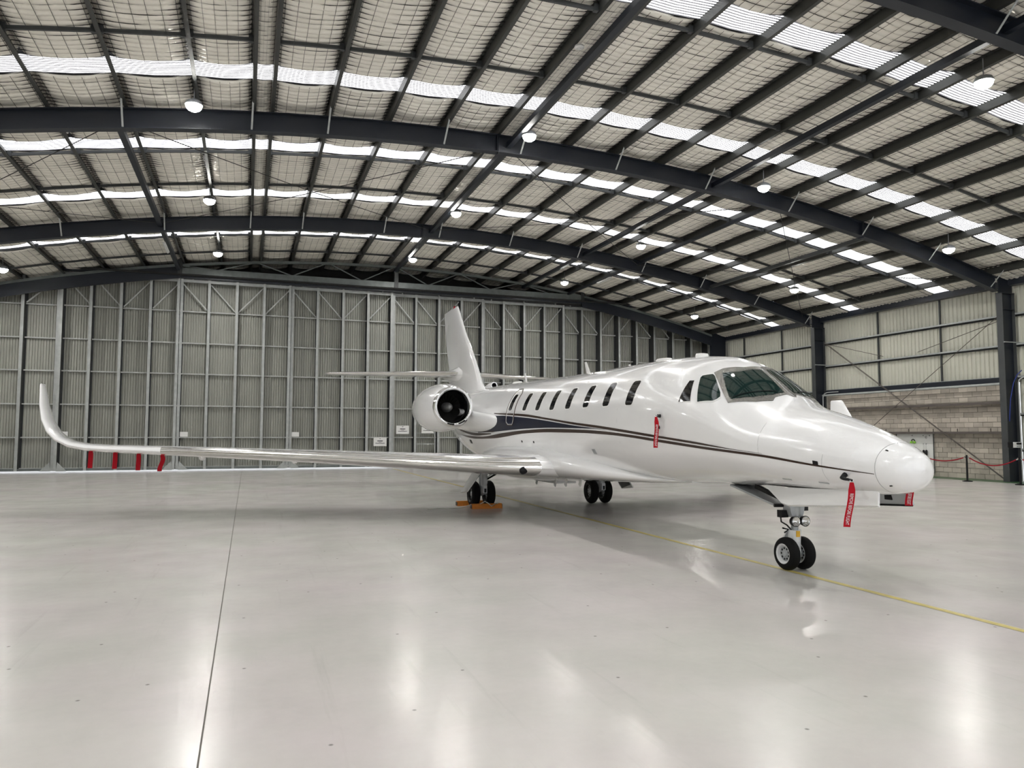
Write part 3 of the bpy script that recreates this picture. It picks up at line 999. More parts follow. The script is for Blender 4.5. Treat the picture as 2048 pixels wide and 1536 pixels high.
zstrip('upper_stripe', [(11.66, 2.222), (9.27, 2.13), (8.02, 2.03), (6.53, 1.912), (5.61, 1.85), (4.53, 1.762), (3.55, 1.672), (2.70, 1.592), (2.09, 1.522), (1.62, 1.477)],
       [(11.65, 2.20), (9.24, 2.08), (8.01, 1.992), (6.53, 1.872), (5.62, 1.807), (4.54, 1.722), (3.56, 1.64), (2.72, 1.567), (2.09, 1.515), (1.62, 1.474)], 'bronze', .003)
zstrip('navy_sweep', [(13.0, 2.15), (11.7, 2.15), (9.24, 2.055), (8.0, 1.97), (6.53, 1.855), (5.62, 1.797), (5.30, 1.772)],
       [(13.0, 1.74), (11.7, 1.755), (10.86, 1.78), (9.21, 1.82), (7.99, 1.83), (6.54, 1.812), (5.62, 1.79), (5.30, 1.770)], 'navy', .0025)
zstrip('lower_stripe', [(15.3, 1.69), (12.68, 1.64), (10.87, 1.73), (9.22, 1.79), (8.0, 1.81), (6.54, 1.79), (5.35, 1.75), (4.55, 1.70), (3.57, 1.62), (2.73, 1.548), (1.62, 1.462), (.95, 1.372), (.31, 1.294)],
       [(15.3, 1.685), (13.34, 1.58), (11.65, 1.60), (9.24, 1.72), (8.01, 1.74), (6.56, 1.73), (5.37, 1.70), (4.57, 1.66), (3.59, 1.58), (2.75, 1.515), (1.64, 1.435), (.96, 1.352), (.31, 1.288)], 'bronze', .003)
zstrip('aft_stripe', [(15.2, 1.835), (13.2, 1.735), (11.8, 1.725)], [(15.2, 1.80), (13.2, 1.665), (11.8, 1.70)], 'bronze', .003)
zstrip('aft_pinstripe', [(15.2, 1.90), (13.2, 1.80), (11.57, 1.78)], [(15.2, 1.875), (13.2, 1.765), (11.57, 1.75)], 'bronze', .003)

# cabin windows
def rrect(cs, hw, a0, a1, rs=.05, lean=0.0, n=5):
    pts = []
    ra = rs
    for (sx, ay, t0) in ((hw, a1, 0), (-hw, a1, 90), (-hw, a0, 180), (hw, a0, 270)):
        ccx = cs + (sx - math.copysign(rs, sx)); cca = ay + (-ra if ay == a1 else ra)
        for k in range(n):
            t = math.radians(t0 + 90 * k / (n - 1))
            pts.append((ccx + rs * math.cos(t), cca + ra * math.sin(t)))
    return pts
for k in range(8):
    s = 10.43 - .842 * k if k == 0 else 9.45 - .818 * (k - 1)
    a_t = -.875 - .008 * (10.43 - s); a_b = -1.262 - .015 * (10.43 - s)
    for mirr in (False, True):
        fr = patch('cabin_window', rrect(s, .130, a_b - .02, a_t + .02, .062), .003, 'paint_under', mirr, fus)
        patch('pane', rrect(s, .116, a_b, a_t, .052), .006, 'cabin_glass', mirr, fr)
# emergency exit outline
dp = [(10.63, -.705), (10.37, -.70), (10.15, -.85), (10.09, -1.19), (10.05, -1.48), (10.12, -1.562), (10.46, -1.563), (10.60, -1.51), (10.65, -1.28), (10.66, -1.0), (10.65, -.80)]
def dense(pl, k=5):
    out = []
    for i in range(len(pl)):
        p, q = pl[i], pl[(i + 1) % len(pl)]
        out += [(p[0] + (q[0] - p[0]) * j / k, p[1] + (q[1] - p[1]) * j / k) for j in range(k)]
    return out
line_on('exit_door_outline', dense(dp), .012, 'bronze', closed=True, parent=fus)
dp2 = [(10.36 + (s - 10.36) * .90, -1.13 + (a + 1.13) * .955) for s, a in dp]
line_on('exit_door_outline', dense(dp2), .006, 'white_plastic', off=.003, closed=True, parent=fus)
# cockpit glazing
GL = [(2.78, -.60), (2.62, -.41), (2.545, -.085), (2.29, -.10), (2.05, -.13), (2.06, -.35), (2.16, -.62), (2.33, -.87), (2.39, -.865)]
FR = [(2.92, -.635), (2.88, -.50), (2.69, -.28), (2.63, -.02), (2.29, -.02), (1.92, -.02), (2.0, -.12), (2.0, -.36), (1.955, -.45), (2.08, -.66), (2.34, -.96)]
CA = [(3.19, -1.26), (2.955, -1.20), (3.11, -.87), (3.19, -.89)]
CBW = [(2.81, -1.175), (3.045, -.79), (3.04, -.75), (2.91, -.668), (2.84, -.69), (2.545, -.885), (2.505, -.94), (2.525, -1.0), (2.57, -1.06)]
for mirr in (False, True):
    f_ = patch('windshield_frame', FR, .006, 'riveted', mirr, fus, grid=.05)
    patch('windshield', GL, .012, 'cockpit_glass', mirr, f_, grid=.05)
    sg = -1 if mirr else 1
    line_on('wiper_rail', [(2.33 - .05 * k, sg * (-.84 + .12 * k)) for k in range(6)], .006, 'black_plastic', off=.02, parent=f_)
    for nm, pl in (('cockpit_side_window', CBW), ('cockpit_rear_window', CA)):
        cs_ = sum(p[0] for p in pl) / len(pl); ca_ = sum(p[1] for p in pl) / len(pl)
        big = [(cs_ + (p[0] - cs_) * 1.10, ca_ + (p[1] - ca_) * 1.08) for p in pl]
        w_ = patch(nm, big, .004, 'paint_under', mirr, fus, grid=.05)
        patch('pane', pl, .008, 'cockpit_glass' if nm == 'cockpit_side_window' else 'cabin_glass', mirr, w_, grid=.05)

# belly fairing
bf = MB(); rings = []
YB_ = [9.8, 10.8, 12.0, 13.2, 14.2, 15.5, 17.0, 18.2, 19.2, 19.9]
HWd = [.25, .62, .96, 1.13, 1.21, 1.24, 1.22, 1.10, .80, .30]
ZBo = [.965, .905, .85, .795, .735, .66, .62, .68, .84, 1.00]
ZTo = [1.0, 1.10, 1.27, 1.42, 1.52, 1.56, 1.54, 1.48, 1.36, 1.2]
for y in np.linspace(9.8, 19.9, 56):
    hw, zb_, zt_ = float(pchip(YB_, HWd, y)), float(pchip(YB_, ZBo, y)), float(pchip(YB_, ZTo, y))
    rings.append([(cxl(y) + hw * math.copysign(abs(math.sin(t)) ** (2 / 2.6), math.sin(t)), y, (zb_ + zt_) / 2 + (zt_ - zb_) / 2 * math.copysign(abs(math.cos(t)) ** (2 / 2.3), math.cos(t))) for t in np.linspace(0, 2 * math.pi, 56, endpoint=False)])
bf.loft(rings, capa=True, capb=True)
JB(bf, 'belly_fairing', 'paint', angle=70)
MB_ = MB().box((6.65, 15.9, .645), (.5, 1.3, .05)); JB(MB_, 'belly_panel', 'paint_under', smooth=False)

# lifting surfaces
def airfoil(n=14, tc=.12, le=.14):
    u = [0.5 * (1 - math.cos(math.pi * k / n)) for k in range(n + 1)]
    yt = lambda x: 5 * tc * (.2969 * math.sqrt(x) - .126 * x - .3516 * x * x + .2843 * x ** 3 - .1036 * x ** 4)
    pts = [(x, yt(x)) for x in reversed(u)] + [(x, -yt(x) * .8) for x in u[1:-1]]
    return pts
def lifting(secs, parent_name, le_frac, mirror=False, m_main='paint', m_le='polished', le_until=None, le_from=0):
    """secs: (LE point, chord, thickness ratio, upper normal)"""
    rings = []
    for (P, c, tc, nrm) in secs:
        P = Vector(P); nrm = Vector(nrm).normalized()
        r = [P + Vector((0, x * c, 0)) + nrm * (y * c) for x, y in airfoil(14, tc)]
        if mirror: r = [Vector(mir(q)) for q in r]
        rings.append(r)
    af = airfoil(14, .12); N = len(af)
    main, le = MB(), MB()
    for i in range(len(rings) - 1):
        for k in range(N):
            k2 = (k + 1) % N
            tgt = le if (max(af[k][0], af[k2][0]) < le_frac and (le_until is None or le_from <= i < le_until)) else main
            tgt.add([rings[i][k], rings[i][k2], rings[i + 1][k2], rings[i + 1][k]], [(0, 1, 2, 3)])
    main.add(rings[-1], [tuple(range(N))]); main.add(rings[0], [tuple(range(N - 1, -1, -1))])
    def weld(b):
        keys = {}; nv = []; mp = []
        for v in b.v:
            k = tuple(round(q, 5) for q in v)
            if k not in keys: keys[k] = len(nv); nv.append(v)
            mp.append(keys[k])
        b.f = [tuple(mp[i] for i in f) for f in b.f]; b.v = nv
        return b
    o = JB(weld(main), parent_name, m_main, angle=50)
    if le.f: JB(weld(le), 'leading_edge', m_le, o, angle=60)
    return o
def interp(secs, per=5):
    out = []
    for (P0, c0, t0, n0), (P1, c1, t1, n1) in zip(secs[:-1], secs[1:]):
        for k in range(per):
            t = k / per
            out.append((Vector(P0).lerp(Vector(P1), t), c0 + (c1 - c0) * t, t0 + (t1 - t0) * t, Vector(n0).lerp(Vector(n1), t)))
    out.append(secs[-1]); return out
def tilt(d): d = math.radians(d); return (math.sin(d), 0, math.cos(d))
WS = [((5.95, 13.05, 1.03), 3.95, .14, tilt(2)), ((5.32, 13.32, 1.05), 3.55, .14, tilt(2)), ((4.6, 13.65, 1.07), 3.25, .137, tilt(2)), ((1.37, 15.30, 1.225), 2.3, .135, tilt(2)),
      ((-1.63, 16.40, 1.35), 1.62, .13, tilt(2)), ((-2.65, 16.78, 1.39), 1.42, .125, tilt(5)), ((-3.05, 16.93, 1.415), 1.46, .12, tilt(13)),
      ((-3.38, 17.05, 1.475), 1.42, .12, tilt(30)), ((-3.63, 17.18, 1.59), 1.38, .115, tilt(48)), ((-3.81, 17.32, 1.75), 1.28, .11, tilt(61)), ((-3.955, 17.52, 1.99), 1.10, .11, tilt(72)),
      ((-4.07, 17.82, 2.31), .86, .105, tilt(79)), ((-4.165, 18.20, 2.72), .54, .10, tilt(82)), ((-4.175, 18.27, 2.765), .44, .05, tilt(82))]
# the outer wing sweeps back to the winglet
def sweep(sec):
    P, c, tc, nr = sec
    y2 = P[1] + .6 * max(0, P[1] - 13.3) / 4.9; k = y2 / P[1]
    return ((P[0] * k, y2, 1.7 + (P[2] - 1.7) * k), c * k, tc, nr)
WS = interp([sweep(q) for q in WS], 3)
for mirr in (False, True):
    w_ = lifting(WS, 'wing', .13, mirr, le_until=12, le_from=3)
    P = Vector((5.02, 13.46, 1.03)); P = Vector(mir(P)) if mirr else P
    sgn = 1 if not mirr else -1
    JB(MB().lathe([(-.02, .01), (-.015, .04), (.0, .07), (.05, .08)], axis='Y', c=P + Vector((0, .03, -.02)), n=18, capa=True), 'landing_light', 'black_plastic', w_)
    for k, t in enumerate((.30, .52, .74)):
        x = 5.4 - 8.5 * t; yte = 13.3 + (5.4 - x) * .43 + 3.4 - 2.1 * t
        q = Vector((x, yte - .5, 1.04 + .04 * (5.4 - x) - .06)); q = Vector(mir(q)) if mirr else q
        JB(MB().tube([q + Vector((0, -.5, 0)), q + Vector((0, -.2, -.03)), q + Vector((0, .3, 0)), q + Vector((0, .6, .06))], [.02, .07, .07, .02], 10), 'flap_track_fairing', 'paint', w_)
FS = [((0, 21.3, 2.85), 4.9, .085), ((0, 22.0, 3.25), 4.05, .085), ((0, 22.75, 4.02), 3.35, .085), ((0, 24.0, 5.10), 2.65, .085), ((0, 25.0, 6.10), 2.0, .085), ((0, 25.06, 6.18), 1.9, .03)]
secs = [((cxl(P[1] + 1), P[1], P[2]), c, t, (1, 0, 0)) for P, c, t in FS]
fin = lifting(secs, 'vertical_fin', -1)
def bullet(pts, rs, name, m, parent): return JB(MB().tube(pts, rs, 16), name, m, parent)
JB(MB().tube([(cxl(25.6), 25.5, 6.16), (cxl(25.6), 25.5, 6.24)], [.05, .03], 10), 'beacon', 'red_rope', fin)
bullet([(cxl(24) - .0, 23.75, 3.70), (cxl(24), 23.9, 3.71), (cxl(24), 24.4, 3.73), (cxl(25), 25.6, 3.75), (cxl(26), 26.9, 3.77)], [.02, .16, .26, .24, .03], 'stabilizer_fairing', 'paint', fin)
HS = [((6.72, 24.10, 3.74), 2.35, .10, (0, 0, 1)), ((2.58, 26.15, 3.80), 1.05, .10, (0, 0, 1)), ((2.50, 26.25, 3.80), .85, .05, (0, 0, 1))]
for mirr in (False, True): lifting(interp(HS, 2), 'horizontal_stabilizer', .16, mirr)
# small intake scoop at the fin root
JB(MB().lathe([(0, .075), (0, .10), (.2, .11), (.6, .06), (.9, .01)], axis='Y', c=(cxl(21.5) + .05, 20.9, 3.14), n=18), 'dorsal_scoop', 'paint')
JB(MB().lathe([(0.01, .076), (.25, .06)], axis='Y', c=(cxl(21.5) + .05, 20.9, 3.14), n=18, capb=True), 'scoop_duct', 'duct_dark')

# engines
def engine(mirr):
    ex, ey, ez = 4.90, 18.25, 2.40
    if mirr: ex = 2 * cxl(19.5) - ex
    c = (ex, ey, ez)
    n = JB(MB().lathe([(.10, .525), (.3, .565), (.7, .615), (1.2, .645), (1.8, .63), (2.4, .57), (2.9, .47), (3.3, .37), (3.32, .34), (2.9, .33)], axis='Y', c=c, n=48), 'engine_nacelle', 'paint', angle=50)
    JB(MB().lathe([(.30, .395), (.12, .40), (.04, .415), (.0, .45), (.01, .485), (.05, .512), (.10, .526), (.12, .524)], axis='Y', c=c, n=48), 'intake_lip', 'chrome', n, angle=80)
    JB(MB().lathe([(.29, .396), (.45, .392), (.80, .39), (.95, .39)], axis='Y', c=c, n=40, capb=True), 'intake_duct', 'duct_dark', n)
    JB(MB().lathe([(.36, .004), (.37, .03), (.42, .07), (.52, .105), (.66, .13), (.86, .135)], axis='Y', c=c, n=28), 'spinner', 'spinner', n)
    # fan blades share one mesh
    b = MB(); rows_ = []
    for k in range(6):
        r = .12 + (.385 - .12) * k / 5; tw = math.radians(30 + 32 * k / 5); ch = .085 + .03 * k / 5
        rows_.append([(math.sin(tw) * ch * u, .80 + math.cos(tw) * ch * u, r) for u in (-.5, 0, .5)])
    b.loft(rows_, closed=False)
    base = None
    for k in range(22):
        if base is None:
            base = b.build('fan_blade', 'fan_metal', n, smooth=True); o = base
        else:
            o = base.copy(); COL.objects.link(o)
        o.location = Vector(c) - JET; o.rotation_euler = (0, 2 * math.pi * k / 22, 0)
    for a0 in (-100, -62):
        a_ = math.radians(a0 if not mirr else -180 - a0); arc = []
        for t in np.linspace(-.20, .20, 9):
            arc.append((ex + .452 * math.cos(a_ + t), ey + .004, ez + .452 * math.sin(a_ + t)))
        JB(MB().tube(arc, .018, 8), 'anti_ice_slot', 'black_plastic', n)
    JB(MB().lathe([(2.9, .33), (3.0, .30), (3.5, .16), (3.7, .02)], axis='Y', c=c, n=24), 'exhaust_cone', 'fan_metal', n)
    # pylon with rounded nose, thick at the fuselage
    def psec(x, yl, yt, zc, th):
        r = []
        for xx, tt in airfoil(14, .12):
            r.append(Vector((x, yl + (yt - yl) * xx, zc + tt * th / .12)))
        return r
    rings = [psec(5.20, 18.75, 21.3, 2.28, .28), psec(5.42, 18.2, 21.6, 2.18, .36), psec(5.58, 17.5, 22.0, 2.06, .46), psec(5.70, 16.95, 22.2, 1.98, .54), psec(5.80, 16.62, 22.3, 1.95, .56), psec(6.15, 16.5, 22.6, 1.95, .56)]
    if mirr: rings = [[Vector(mir(q)) for q in r] for r in rings]
    JB(MB().loft(rings), 'engine_pylon', 'paint', angle=60)
    return n
engine(False); engine(True)

# aerials, beacons and probes
def blade(y, h, ch, lean, x=None, z=None):
    x = x if x is not None else cxl(y); z = z if z is not None else surf(y - NOSE_Y, 0).z
    rr = []
    for t in (0, .5, 1.0):
        c_ = ch * (1 - .45 * t)
        rr.append([Vector((x + d * .014 * (1 - .4 * t), y + lean * t + (u - .5) * c_, z - .02 + h * t)) for u, d in ((0, 0), (.3, 1), (1, 0), (.3, -1))])
    return JB(MB().loft(rr, capb=True), 'blade_antenna', 'white_plastic', smooth=False)
blade(17.9, .26, .16, .10); blade(14.05, .28, .20, .16); blade(12.2, .07, .12, .05)
for y, l in ((18.6, .5), (11.0, .42), (9.85, .16)):
    z = surf(y - NOSE_Y, 0).z
    JB(MB().loft([[(cxl(y) + .11 * sc * math.cos(t), y + l / 2 * sc * math.sin(t), z - .03 + dz) for t in np.linspace(0, 2 * math.pi, 20, endpoint=False)] for sc, dz in ((1, 0), (1, .05), (.85, .075), (.5, .08))], capb=True), 'low_profile_antenna', 'white_plastic')
def mark(name, s, a, sz, m='black_plastic', h=.006):
    return patch(name, [(s - sz[0], a - sz[1]), (s + sz[0], a - sz[1]), (s + sz[0], a + sz[1]), (s - sz[0], a + sz[1])], h, m, parent=fus)
mark('static_port', 0.93, -1.707, (.03, .05))
mark('drain_port', 9.58, -1.863, (.03, .02)); mark('drain_port', 8.84, -1.869, (.03, .02))
mark('fuel_cap', 6.0, -2.07, (.06, .05), 'gear_grey')
mark('vent', 14.05, -2.0, (.10, .05)); mark('vent', 6.55, -2.269, (.03, .015)); mark('vent', 6.74, -2.475, (.03, .015))
mark('scoop', 1.48, -2.378, (.06, .02), 'gear_grey'); mark('scoop', 0.97, -2.353, (.06, .02), 'gear_grey')
mark('rivet', 0.26, -.72, (.012, .02)); mark('rivet', .21, -2.3, (.012, .02))
for s, a in ((3.58, -1.523), (3.62, -1.69)):
    p = on(s, a); n_ = surfn(s, a)
    JB(MB().tube([p, p + n_ * .05, p + n_ * .07 + Vector((0, -.05, 0)), p + n_ * .075 + Vector((0, -.12, 0))], [.026, .022, .014, .008], 8), 'probe', 'black_plastic')
p = on(.62, -1.93); n_ = surfn(.62, -1.93)
JB(MB().tube([p, p + n_ * .07, p + n_ * .09 + Vector((0, -.05, 0)), p + n_ * .09 + Vector((0, -.16, -.01))], [.03, .022, .018, .012], 8), 'pitot_tube', 'black_plastic')
PITOT = p + n_ * .09 + Vector((0, -.15, 0))
for (x, y, z_) in ((6.3, 15.0, .65), (6.2, 14.2, .71), (6.25, 13.6, .75), (6.5, 16.6, .59)):
    JB(MB().box((x, y, z_), (.02, .09, .14), rx=.4), 'belly_aerial', 'white_plastic', smooth=False)

# landing gear
def wheel(parent, c, r, wd, side, hub_m='gear_white', hub_r=.55):
    c = Vector(c)
    prof = []
    for t in np.linspace(-1, 1, 13):
        prof.append((t * wd / 2, r * (1 - .20 * abs(t) ** 3.2)))
    prof = [(-wd / 2, r * .62)] + prof + [(wd / 2, r * .62)]
    ty = JB(MB().lathe(prof, axis='X', c=c, n=40), 'tyre', 'rubber', parent, angle=50)
    JB(MB().lathe([(-wd * .46, r * .64), (-wd * .50, r * .60), (-wd * .42, r * .52), (-wd * .20, r * .46), (wd * .20, r * .46), (wd * .42, r * .52), (wd * .50, r * .60), (wd * .46, r * .64)], axis='X', c=c, n=32), 'rim', hub_m, ty, angle=30)
    JB(MB().lathe([(-wd * .34, .004), (-wd * .34, r * .16), (-wd * .22, r * .20), (-wd * .20, r * .46), (wd * .20, r * .46), (wd * .22, r * .20), (wd * .34, r * .16), (wd * .34, .004)], axis='X', c=c, n=24), 'hub', 'gear_grey', ty, angle=30)
    for k in range(9):
        a_ = 2 * math.pi * k / 9
        for s_ in (-1, 1):
            JB(MB().box(c + Vector((s_ * wd * .21, r * .33 * math.cos(a_), r * .33 * math.sin(a_))), (.008, r * .10, r * .12), rx=a_), 'vent_hole', 'black_plastic', ty, smooth=False)
    return ty
def gear_root(name, loc):
    o = empty(name, Vector(loc) - JET); o.parent = jet
    return o
class GB:  # build gear pieces in world space under a gear part
    pass
NG = Vector((6.57, 7.83, 0))
ng = JB(MB().tube([NG + Vector((0, -.02, 1.05)), NG + Vector((0, -.015, .66))], [.075, .07], 18), 'nose_gear', 'gear_grey', angle=60)
JB(MB().tube([NG + Vector((0, -.01, .70)), NG + Vector((0, -.01, .50))], .045, 16), 'oleo_piston', 'gear_grey', ng)
JB(MB().tube([NG + Vector((0, -.01, .50)), NG + Vector((0, 0, .28)), NG + Vector((0, 0, .20))], [.078, .072, .045], 16), 'lower_leg', 'gear_white', ng)
JB(MB().box(NG + Vector((0, .0, .30)), (.09, .13, .28)), 'fork', 'gear_white', ng, smooth=False)
JB(MB().tube([NG + Vector((-.16, 0, .20)), NG + Vector((.16, 0, .20))], .025, 12), 'axle', 'gear_white', ng)
for s_ in (-1, 1): wheel(ng, NG + Vector((s_ * .118, 0, .205)), .205, .135, s_)
JB(MB().bar(NG + Vector((0, .09, .50)), NG + Vector((0, .17, .38)), .06, .02), 'torque_link', 'gear_white', ng, smooth=False)
JB(MB().bar(NG + Vector((0, .17, .38)), NG + Vector((0, .07, .26)), .06, .02), 'torque_link', 'gear_white', ng, smooth=False)
JB(MB().loft([[NG + Vector((sx * a_, sy * .07, z)) for sx, sy in ((-1, -1), (1, -1), (1, 1), (-1, 1))] for a_, z in ((.125, .86), (.10, .72), (.075, .66))], capa=True, capb=True), 'steering_collar', 'gear_grey', ng, smooth=False)
for s_ in (-1, 1):
    q = NG + Vector((s_ * .074, -.12, .615))
    dvec = Vector((0, -1, 0))
    l_ = JB(MB().lathe([(.09, .02), (.05, .056), (.0, .068), (-.008, .068), (-.008, .058)], axis='Y', c=q, n=24, capa=True), 'taxi_light', 'black_plastic', ng)
    JB(MB().lathe([(-.009, .060), (-.006, .054), (.010, .046), (.028, .028), (.036, .010), (.010, .008), (.008, .001)], axis='Y', c=q, n=24), 'reflector', 'chrome', l_)
JB(MB().box(NG + Vector((-.01, -.083, .455)), (.055, .008, .075)), 'yellow_placard', 'amber', ng, smooth=False)
JB(MB().box(NG + Vector((.155, -.02, .79)), (.07, .05, .11)), 'downlock_switch', 'black_plastic', ng, smooth=False)
JB(MB().tube([NG + Vector((-.06, .05, .80)), NG + Vector((-.22, .10, .80))], .022, 8), 'steering_actuator', 'black_plastic', ng)
JB(MB().box(NG + Vector((-.13, .05, .70)), (.10, .09, .09)), 'steering_valve', 'black_plastic', ng, smooth=False)
JB(MB().tube([NG + Vector((-.16, .06, .70)), NG + Vector((-.17, .03, .60)), NG + Vector((-.11, .0, .56)), NG + Vector((-.06, -.02, .50))], .010, 8), 'brake_hose', 'black_plastic', ng)
JB(MB().tube([NG + Vector((-.14, .05, .52)), NG + Vector((-.07, .02, .50)), NG + Vector((-.12, .04, .46))], .012, 6), 'tow_pin', 'black_plastic', ng)
# nose gear doors
def slab(pts, th, name, m, parent):
    pts = [Vector(p) for p in pts]
    n_ = (pts[1] - pts[0]).cross(pts[2] - pts[0]).normalized() * (th / 2)
    return JB(MB().prism(pts, -n_, n_), name, m, parent, smooth=False)
dr = slab([(6.27, 8.00, 1.05), (6.25, 7.60, 1.045), (6.24, 6.13, 1.10), (6.20, 6.10, .955), (6.18, 7.45, .845), (6.20, 7.60, .86)], .03, 'nose_gear_door', 'paint_under', jet)
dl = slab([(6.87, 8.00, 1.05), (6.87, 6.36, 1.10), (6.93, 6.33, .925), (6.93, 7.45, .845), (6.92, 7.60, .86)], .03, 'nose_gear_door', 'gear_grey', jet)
slab([(6.88, 6.58, 1.03), (6.88, 6.68, 1.03), (6.885, 6.68, .965), (6.885, 6.58, .965)], .012, 'placard', 'black_plastic', dl)
JB(MB().tube([(6.91, 6.33, .925), (6.91, 7.45, .852)], .012, 6), 'edge_seal', 'black_plastic', dl)
aft = slab([(6.36, 8.86, 1.00), (6.80, 8.86, 1.00), (6.80, 7.92, .80), (6.36, 7.92, .80)], .025, 'aft_gear_door', 'gear_grey', jet)
JB(MB().bar((6.52, 8.50, 1.00), (6.54, 7.95, .86), .05, .05), 'drag_link', 'duct_dark', aft, smooth=False)
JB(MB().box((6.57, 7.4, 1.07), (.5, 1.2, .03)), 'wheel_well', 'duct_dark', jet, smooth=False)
# main gear
def main_gear(mirr):
    cx_ = 5.22 if not mirr else 8.26; sg = 1 if not mirr else -1
    y = 16.92; G = Vector((cx_, y, 0))
    g = JB(MB().tube([G + Vector((0, -.22, 1.15)), G + Vector((0, -.22, .58)), G + Vector((0, -.20, .50))], [.085, .08, .07], 16), 'main_gear', 'gear_white', angle=60)
    JB(MB().tube([G + Vector((0, -.22, .52)), G + Vector((0, -.18, .40)), G + Vector((0, .0, .31))], [.075, .07, .06], 12), 'trailing_link', 'gear_white', g)
    JB(MB().tube([G + Vector((0, .16, .95)), G + Vector((0, .02, .38))], .04, 10), 'shock_strut', 'gear_grey', g)
    JB(MB().tube([G + Vector((-.24, 0, .31)), G + Vector((.24, 0, .31))], .035, 10), 'axle', 'gear_grey', g)
    for s_ in (-1, 1): wheel(g, G + Vector((s_ * .185, 0, .305)), .305, .19, s_, 'duct_dark')
    JB(MB().tube([G + Vector((0, -.23, .62)), G + Vector((sg * .62, -.25, .95))], .022, 8), 'side_brace', 'black_plastic', g)
    JB(MB().tube([G + Vector((0, -.20, .66)), G + Vector((sg * .66, -.20, 1.02))], .014, 8), 'side_brace', 'gear_white', g)
    ou = -sg
    D4 = [(.12, -.85, 1.06), (.12, -.20, 1.06), (.56, -.20, .36), (.56, -.78, .42)]
    gd = slab([G + Vector((ou * a_, b_, c_)) for a_, b_, c_ in D4], .02, 'gear_door', 'paint_under', g)
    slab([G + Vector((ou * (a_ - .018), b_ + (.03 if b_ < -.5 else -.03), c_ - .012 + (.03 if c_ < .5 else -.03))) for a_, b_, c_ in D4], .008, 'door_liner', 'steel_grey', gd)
    JB(MB().box(G + Vector((0, -.30, .42)), (.09, .04, .16)), 'uplock_fork', 'gear_white', g, smooth=False)
    JB(MB().box(G + Vector((0, -.325, .40)), (.05, .02, .09)), 'brake_block', 'black_plastic', g, smooth=False)
    return g
main_gear(False); main_gear(True)

# ------------------------------------------------------------------ streamers
def streamer(top, length, width, face, label, text=True, wave=.01, lean=(0, 0)):
    """hanging ribbon; face = horizontal direction its print looks to"""
    top = Vector(top); f_ = Vector((face[0], face[1], 0)).normalized(); side = Vector((0, 0, 1)).cross(f_).normalized()
    r = empty('warning_streamer', top)
    n = 12; b = MB(); rings = []
    def pos(t): return side * (lean[0] * t + wave * math.sin(5 * t)) + f_ * (lean[1] * t + wave * math.sin(4 * t + 1)) - Vector((0, 0, length * t))
    for k in range(n + 1):
        t = k / n; c = pos(t); w2 = width / 2 * (.55 + .45 * min(1, t * 6))
        rings.append([c - side * w2 - f_ * .002, c + side * w2 - f_ * .002, c + side * w2 + f_ * .002, c - side * w2 + f_ * .002])
    b.loft(rings, capa=True, capb=True)
    b.build('ribbon', 'red_cloth', r)
    if text:
        me = text_mesh('REMOVE BEFORE FLIGHT', width * .62)
        xs_ = [v.co.x for v in me.vertices]; ext = max(xs_) - min(xs_); k = length * .70 / ext
        for v in me.vertices:
            # text runs down the ribbon
            t = .60 + (v.co.x * k) / length
            c = pos(t)
            q = c + side * (v.co.y * 1.15) + f_ * (.0045 + v.co.z)
            v.co = q
        me.materials.append(MATS['white_print'])
        link('lettering', me, r)
    ring = [side * .015 * math.cos(t) + Vector((0, 0, .015 + .015 * math.sin(t))) for t in np.linspace(0, 2 * math.pi, 10)]
    MB().tube(ring, .004, 6, cap=False).build('ring', 'chrome', r)
    tag(r, label, 'streamer')
    return r
toC = lambda p: (-p[0], -p[1])
P1 = PITOT + Vector((0, 0, -.03))
streamer(P1, .47, .068, toC(P1), 'red remove before flight streamer hanging from the nose pitot tube', lean=(-.05, 0))
q = on(3.58, -1.523) + surfn(3.58, -1.523) * .10 + Vector((0, -.05, -.02))
streamer(q, .44, .060, toC(q), 'red remove before flight streamer on the fuselage below the cockpit windows')
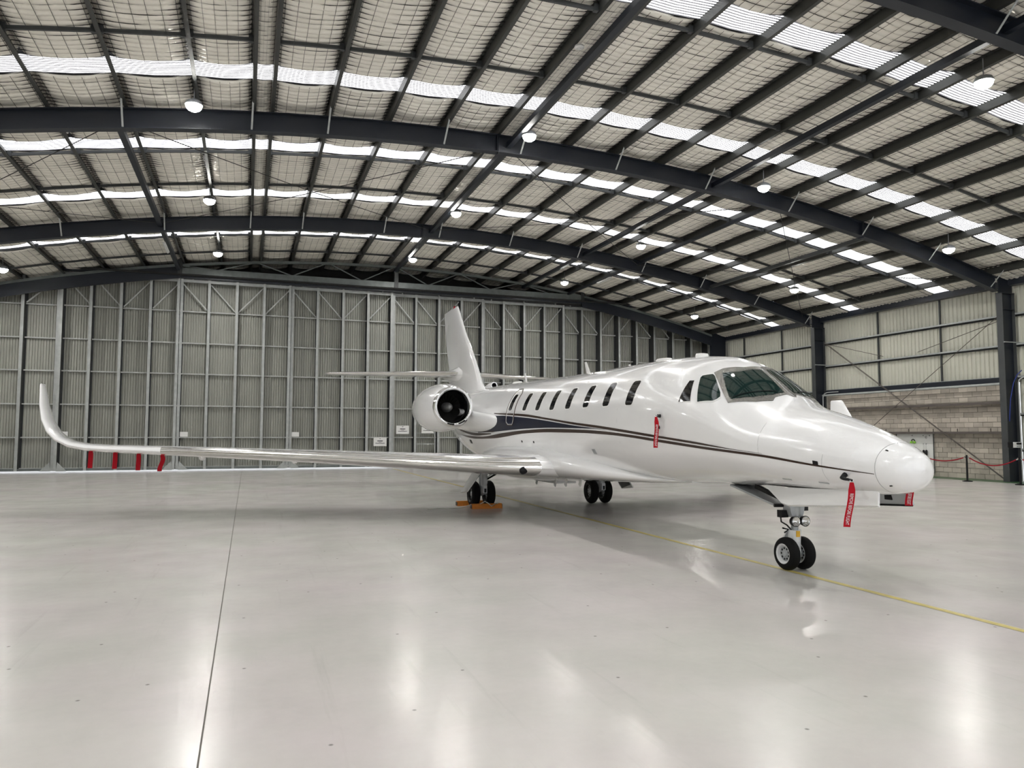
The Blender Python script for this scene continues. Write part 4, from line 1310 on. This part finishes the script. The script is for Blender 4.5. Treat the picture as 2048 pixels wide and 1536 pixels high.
streamer((6.86, 6.32, 1.20), .275, .075, (-1, -.9), 'red remove before flight streamer under the radome on the far gear door')
JB(MB().tube([(6.82, 6.36, 1.24), (6.86, 6.32, 1.215)], .010, 6), 'pitot_tube', 'black_plastic')
for px_, l in (((-3.13, 18.0, 1.35), 'plain red streamer under the wing nearest the winglet'), ((-2.65, 17.9, 1.33), 'faded red streamer under the wing, second from the winglet'),
               ((-2.18, 17.75, 1.30), 'plain red streamer under the wing, third from the winglet'), ((-1.72, 17.6, 1.28), 'crumpled red and white streamer under the wing, fourth from the winglet')):
    streamer(px_, .38, .09, toC(px_), l, text=False, wave=.004 if 'crumpled' not in l else .03)

# ------------------------------------------------------------------ wheel chocks
def chock(c, rz, label):
    r = empty('wheel_chock', c); r.rotation_euler = (0, 0, rz)
    poly = [(-.09, 0, 0), (.09, 0, 0), (.05, 0, .11), (-.05, 0, .11)]
    MB().prism([Vector(p) for p in poly], (0, -.36, 0), (0, .36, 0)).build('wedge', 'orange', r)
    for s_ in (-1, 1):
        MB().box((0, s_ * .365, .05), (.12, .012, .08)).build('end_plate', 'duct_dark', r)
    tag(r, label, 'chock', 'orange wheel chocks')
chock((5.22, 16.52, 0), math.pi / 2, 'orange wheel chock in front of the near main wheels')
chock((5.10, 17.34, 0), math.pi / 2, 'orange wheel chock behind the near main wheels')
rp = MB().tube([(4.85, 16.5, .10), (4.7, 16.6, .03), (4.5, 16.7, .015), (4.35, 16.6, .015), (4.15, 16.75, .015), (4.0, 16.65, .015), (3.9, 16.75, .015)], .012, 6)
ro = rp.build('chock_rope', 'rope_white', None, smooth=True)
tag(ro, 'pale chock rope trailing on the floor by the near main wheels', 'rope')
rp = MB().tube([(5.05, 16.45, .11), (5.15, 16.40, .17), (5.22, 16.38, .13), (5.30, 16.38, .06), (5.42, 16.40, .12), (5.48, 16.45, .11)], .010, 6)
ro = rp.build('chock_lanyard', 'rope_white', None, smooth=True)
tag(ro, 'short white lanyard looped over the front orange chock', 'rope')
